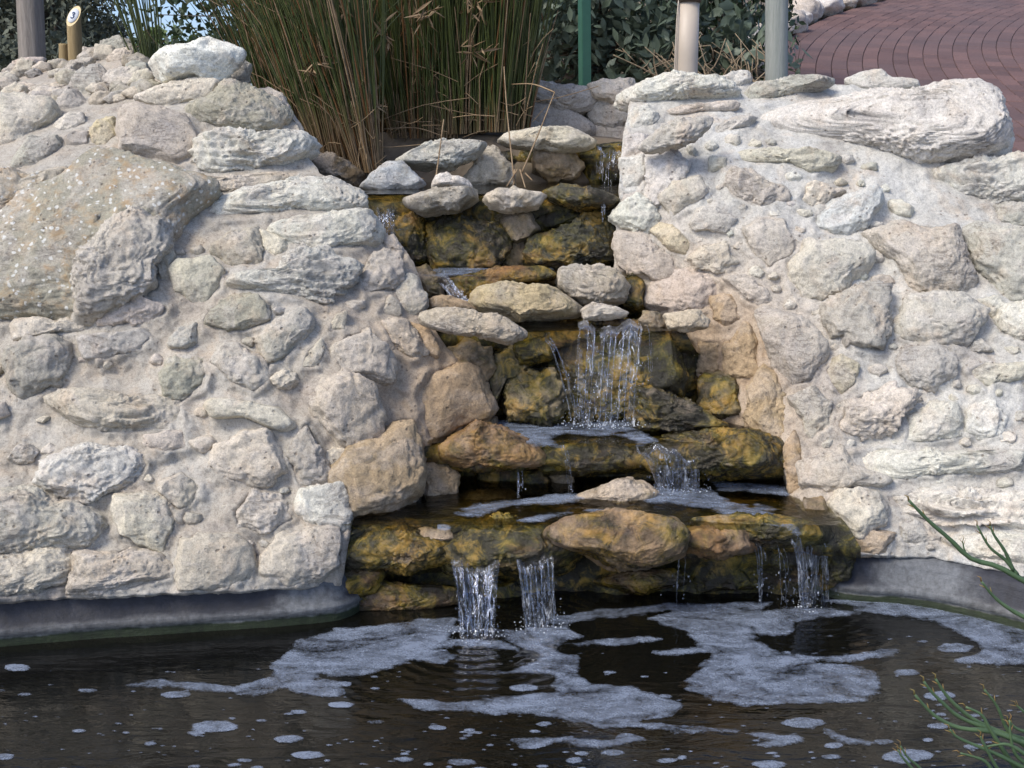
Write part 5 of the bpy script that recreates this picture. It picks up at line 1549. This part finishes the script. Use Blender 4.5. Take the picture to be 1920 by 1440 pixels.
def bl(px, py, Y, rx, ry, rz): return (at(px, py, Y), (rx, ry, rz))
shrub("silvery_shrub", "silvery green broad leaved shrub behind the green steel post", [bl(1060, 90, 6.5, .42, .4, .36), bl(1190, 60, 6.6, .40, .4, .42), bl(1000, 30, 6.6, .4, .4, .4), bl(1130, -30, 6.6, .5, .4, .4), bl(1230, 110, 6.5, .22, .3, .24)],
      3600, .085, .42, 'leaf_silver', 31, singles=300, trunk=at(1110, 190, 6.8), trunk_r=.02)
shrub("dark_shrub", "dark green shrub in the shade behind the beige pipe", [bl(1340, 50, 7.2, .5, .45, .5), bl(1250, 0, 7.4, .5, .45, .5), bl(1400, 10, 7.3, .30, .45, .42), bl(1340, -80, 7.3, .6, .5, .4)],
      5200, .06, .5, 'leaf_dark', 32, trunk=at(1330, 175, 7.4), trunk_r=.025)
shrub("grey_shrub", "low grey leaved plant between the beige pipe and the wooden pole", [bl(1370, 70, 6.6, .22, .22, .26), bl(1400, 100, 6.5, .18, .2, .16)], 260, .095, .45, 'leaf_silver', 33, trunk=at(1370, 165, 6.6), trunk_r=.012)
shrub("grey_shrub", "small grey leaved sprig right of the greenish wooden pole", [bl(1492, 105, 6.3, .05, .08, .10)], 22, .075, .5, 'leaf_silver', 34, trunk=at(1485, 160, 6.3), trunk_r=.006)
shrub("hedge", "tall dark hedge closing the view behind the posts", [bl(1000 + i * 95, -10 + (i % 2) * 40, 8.6 + .3 * (i % 3), .75, .6, .85) for i in range(-6, 4)],
      15000, .075, .5, 'leaf_dark', 35, cat="hedge", trunk=at(1100, 160, 8.9), trunk_r=.03, simple=True, shell=.2)
# dry twigs below the shrubs
tw = empty("dry_twigs", at(1330, 150, 6.2), "tangle of dry bare twigs at the foot of the grey plant", "twigs")
rg = np.random.default_rng(41)
for k in range(34):
    px = rg.uniform(1225, 1440); p = at(px, 160, 6.15 + rg.uniform(-.1, .1))
    d = np.array([rg.normal(0, .12), rg.normal(0, .05), rg.uniform(.08, .26)])
    mb = MB(); mb.tube(catmull([p, p + d * .5 + rg.normal(0, .02, 3), p + d + rg.normal(0, .02, 3)], 7), np.linspace(.006, .0025, 7), 5)
    e = p + d * .55
    mb.tube(catmull([e, e + rg.normal(0, .03, 3) + [0, 0, .03], e + rg.normal(0, .07, 3) + [0, 0, .05]], 5), np.linspace(.004, .002, 5), 4)
    mb.build("twig", M['twig'], tw)

def tree(label, blobs, n, L, mat, seed, trunk, tr=.12):
    return shrub("tree", label, blobs, n, L, .45, mat, seed, cat="tree", trunk=trunk, trunk_r=tr, simple=True, shell=.3)
tree("dark grey green coastal tree behind the weathered pole at far left", [bl(-20, 20, 13, 1.0, .9, .9), bl(60, 60, 12.5, .8, .8, .7), bl(100, 0, 13, .8, .8, .6), bl(-80, 80, 12.5, .9, .8, .7), bl(20, -80, 13.5, 1.3, 1, .8)], 24000, .075, 'leaf_grey', 51, at(20, 150, 13))
tree("dense dark green tree directly behind the numbered marker", [bl(100, 30, 15, .35, .6, .45), bl(165, 85, 15, .38, .6, .26), bl(200, 62, 14.5, .26, .4, .2), bl(120, 90, 14, .6, .6, .4), bl(225, 100, 14.5, .25, .4, .14)], 14000, .07, 'leaf_grey', 52, at(165, 150, 15))
tree("fresh green feathery bush behind the sparse reed tuft", [bl(300, 82, 12, .16, .3, .14), bl(330, 78, 12, .2, .3, .18), bl(262, 108, 12, .2, .3, .12)], 3000, .08, 'leaf_fresh', 53, at(290, 140, 12), .04)
tree("dark olive bush low behind the reeds and white boulder", [bl(330, 112, 10, .3, .4, .14), bl(440, 100, 10.5, .45, .5, .24), bl(560, 70, 10.5, .6, .5, .5)], 7000, .07, 'leaf_dark', 54, at(400, 150, 10.3), .05)
tree("tall dark tree closing the gap behind the reeds", [bl(620, -20, 13, .8, .8, 1.0), bl(720, 0, 13, 1.2, .8, 1.2), bl(860, 20, 12.5, 1.0, .8, 1.1), bl(640, 60, 12, 1.0, .8, .7), bl(800, 90, 12, 1.0, .8, .7), bl(940, 60, 11.5, .9, .8, .9)], 15000, .13, 'leaf_dark', 55, at(720, 190, 13))
tree("row of low bushes along the far foot of the left trees", [bl(-60, 130, 10, .7, .5, .3), bl(60, 125, 10.5, .6, .5, .3), bl(170, 130, 11, .7, .5, .3), bl(260, 128, 11, .5, .5, .22)], 5000, .08, 'leaf_grey', 56, at(90, 160, 10.5), .04)

# ------------------------------------------------------------------ spurge in the near right corner
sp = empty("pencil_spurge", (1.62, 2.2, 0.12), "green pencil stemmed bush reaching in from the right over the pond", "shrub")
SPG = [([(1925,1092),(1870,1062),(1820,1047),(1780,1010),(1745,980),(1720,955),(1704,938)], 2.25, 13),
 ([(1908,1078),(1885,1050),(1855,1025),(1832,985)], 2.25, 9), ([(1900,1070),(1885,1035),(1865,1005),(1856,986)], 2.25, 9),
 ([(1930,1162),(1895,1143),(1865,1120),(1840,1090)], 2.2, 11), ([(1815,1044),(1808,1030),(1805,1015)], 2.25, 5),
 ([(1925,1395),(1860,1372),(1800,1365),(1760,1347),(1735,1325),(1715,1302)], 2.05, 13), ([(1925,1388),(1850,1365),(1800,1345),(1770,1320),(1745,1295),(1732,1277)], 2.1, 12),
 ([(1930,1392),(1850,1362),(1810,1338),(1780,1310),(1765,1290),(1754,1272)], 2.12, 12), ([(1925,1402),(1890,1370),(1870,1325),(1845,1292)], 2.1, 10),
 ([(1925,1442),(1860,1410),(1800,1385),(1780,1367)], 2.0, 11), ([(1740,1475),(1710,1440),(1692,1420),(1683,1405)], 1.95, 8), ([(1760,1480),(1725,1440),(1702,1420),(1688,1398)], 1.97, 8),
 ([(1930,1375),(1905,1365),(1890,1350)], 2.08, 9), ([(1908,1445),(1880,1405),(1855,1365),(1840,1340),(1810,1325)], 2.02, 12), ([(1930,1420),(1900,1400),(1880,1395),(1850,1400)], 2.0, 11),
 ([(1870,1460),(1850,1430),(1830,1420),(1800,1412)], 1.98, 10), ([(1930,1345),(1915,1330),(1905,1322)], 2.1, 7), ([(1935,1440),(1905,1415),(1895,1380),(1893,1350)], 2.0, 10), ([(1900,1470),(1870,1440),(1845,1395),(1838,1380)], 1.98, 10)]
for pl, Y, w in SPG:
    P = [at(x, y, Y) for x, y in pl]
    P = catmull(P, 16)
    root_pt = np.array([1.62, 2.2, 0.14])
    ext = catmull([root_pt, (root_pt * .5 + P[0] * .5) + [0, 0, -.03], P[0]], 6)[:-1] if pl[0][0] > 1915 else np.zeros((0, 3))
    Pa = np.vstack([ext, P])
    R = px_r(w * .85, 1850, 1250, Y) * np.concatenate([np.full(len(ext), 1.0), np.linspace(1, .42, 16)])
    R = R * (1 + 0.07 * np.sin(np.arange(len(R)) * 2.3))
    mb = MB(); mb.tube(Pa, R, 8); st = mb.build("stem", M['spurge'], sp)
    mb = MB()
    for j in range(3):
        i = -1 - j * 2
        d = (P[i] - P[i - 1]); d /= np.linalg.norm(d)
        o_ = np.cross(d, [0, 1, 0]) * (1 if j % 2 else -1)
        mb.tube([P[i], P[i] + d * .008 + o_ * .004, P[i] + d * .016 + o_ * (.008 if j else 0)], [R[-1] * .9, R[-1] * .6, R[-1] * .15], 5)
    mb.build("bud", M['spurge_tip'], st)
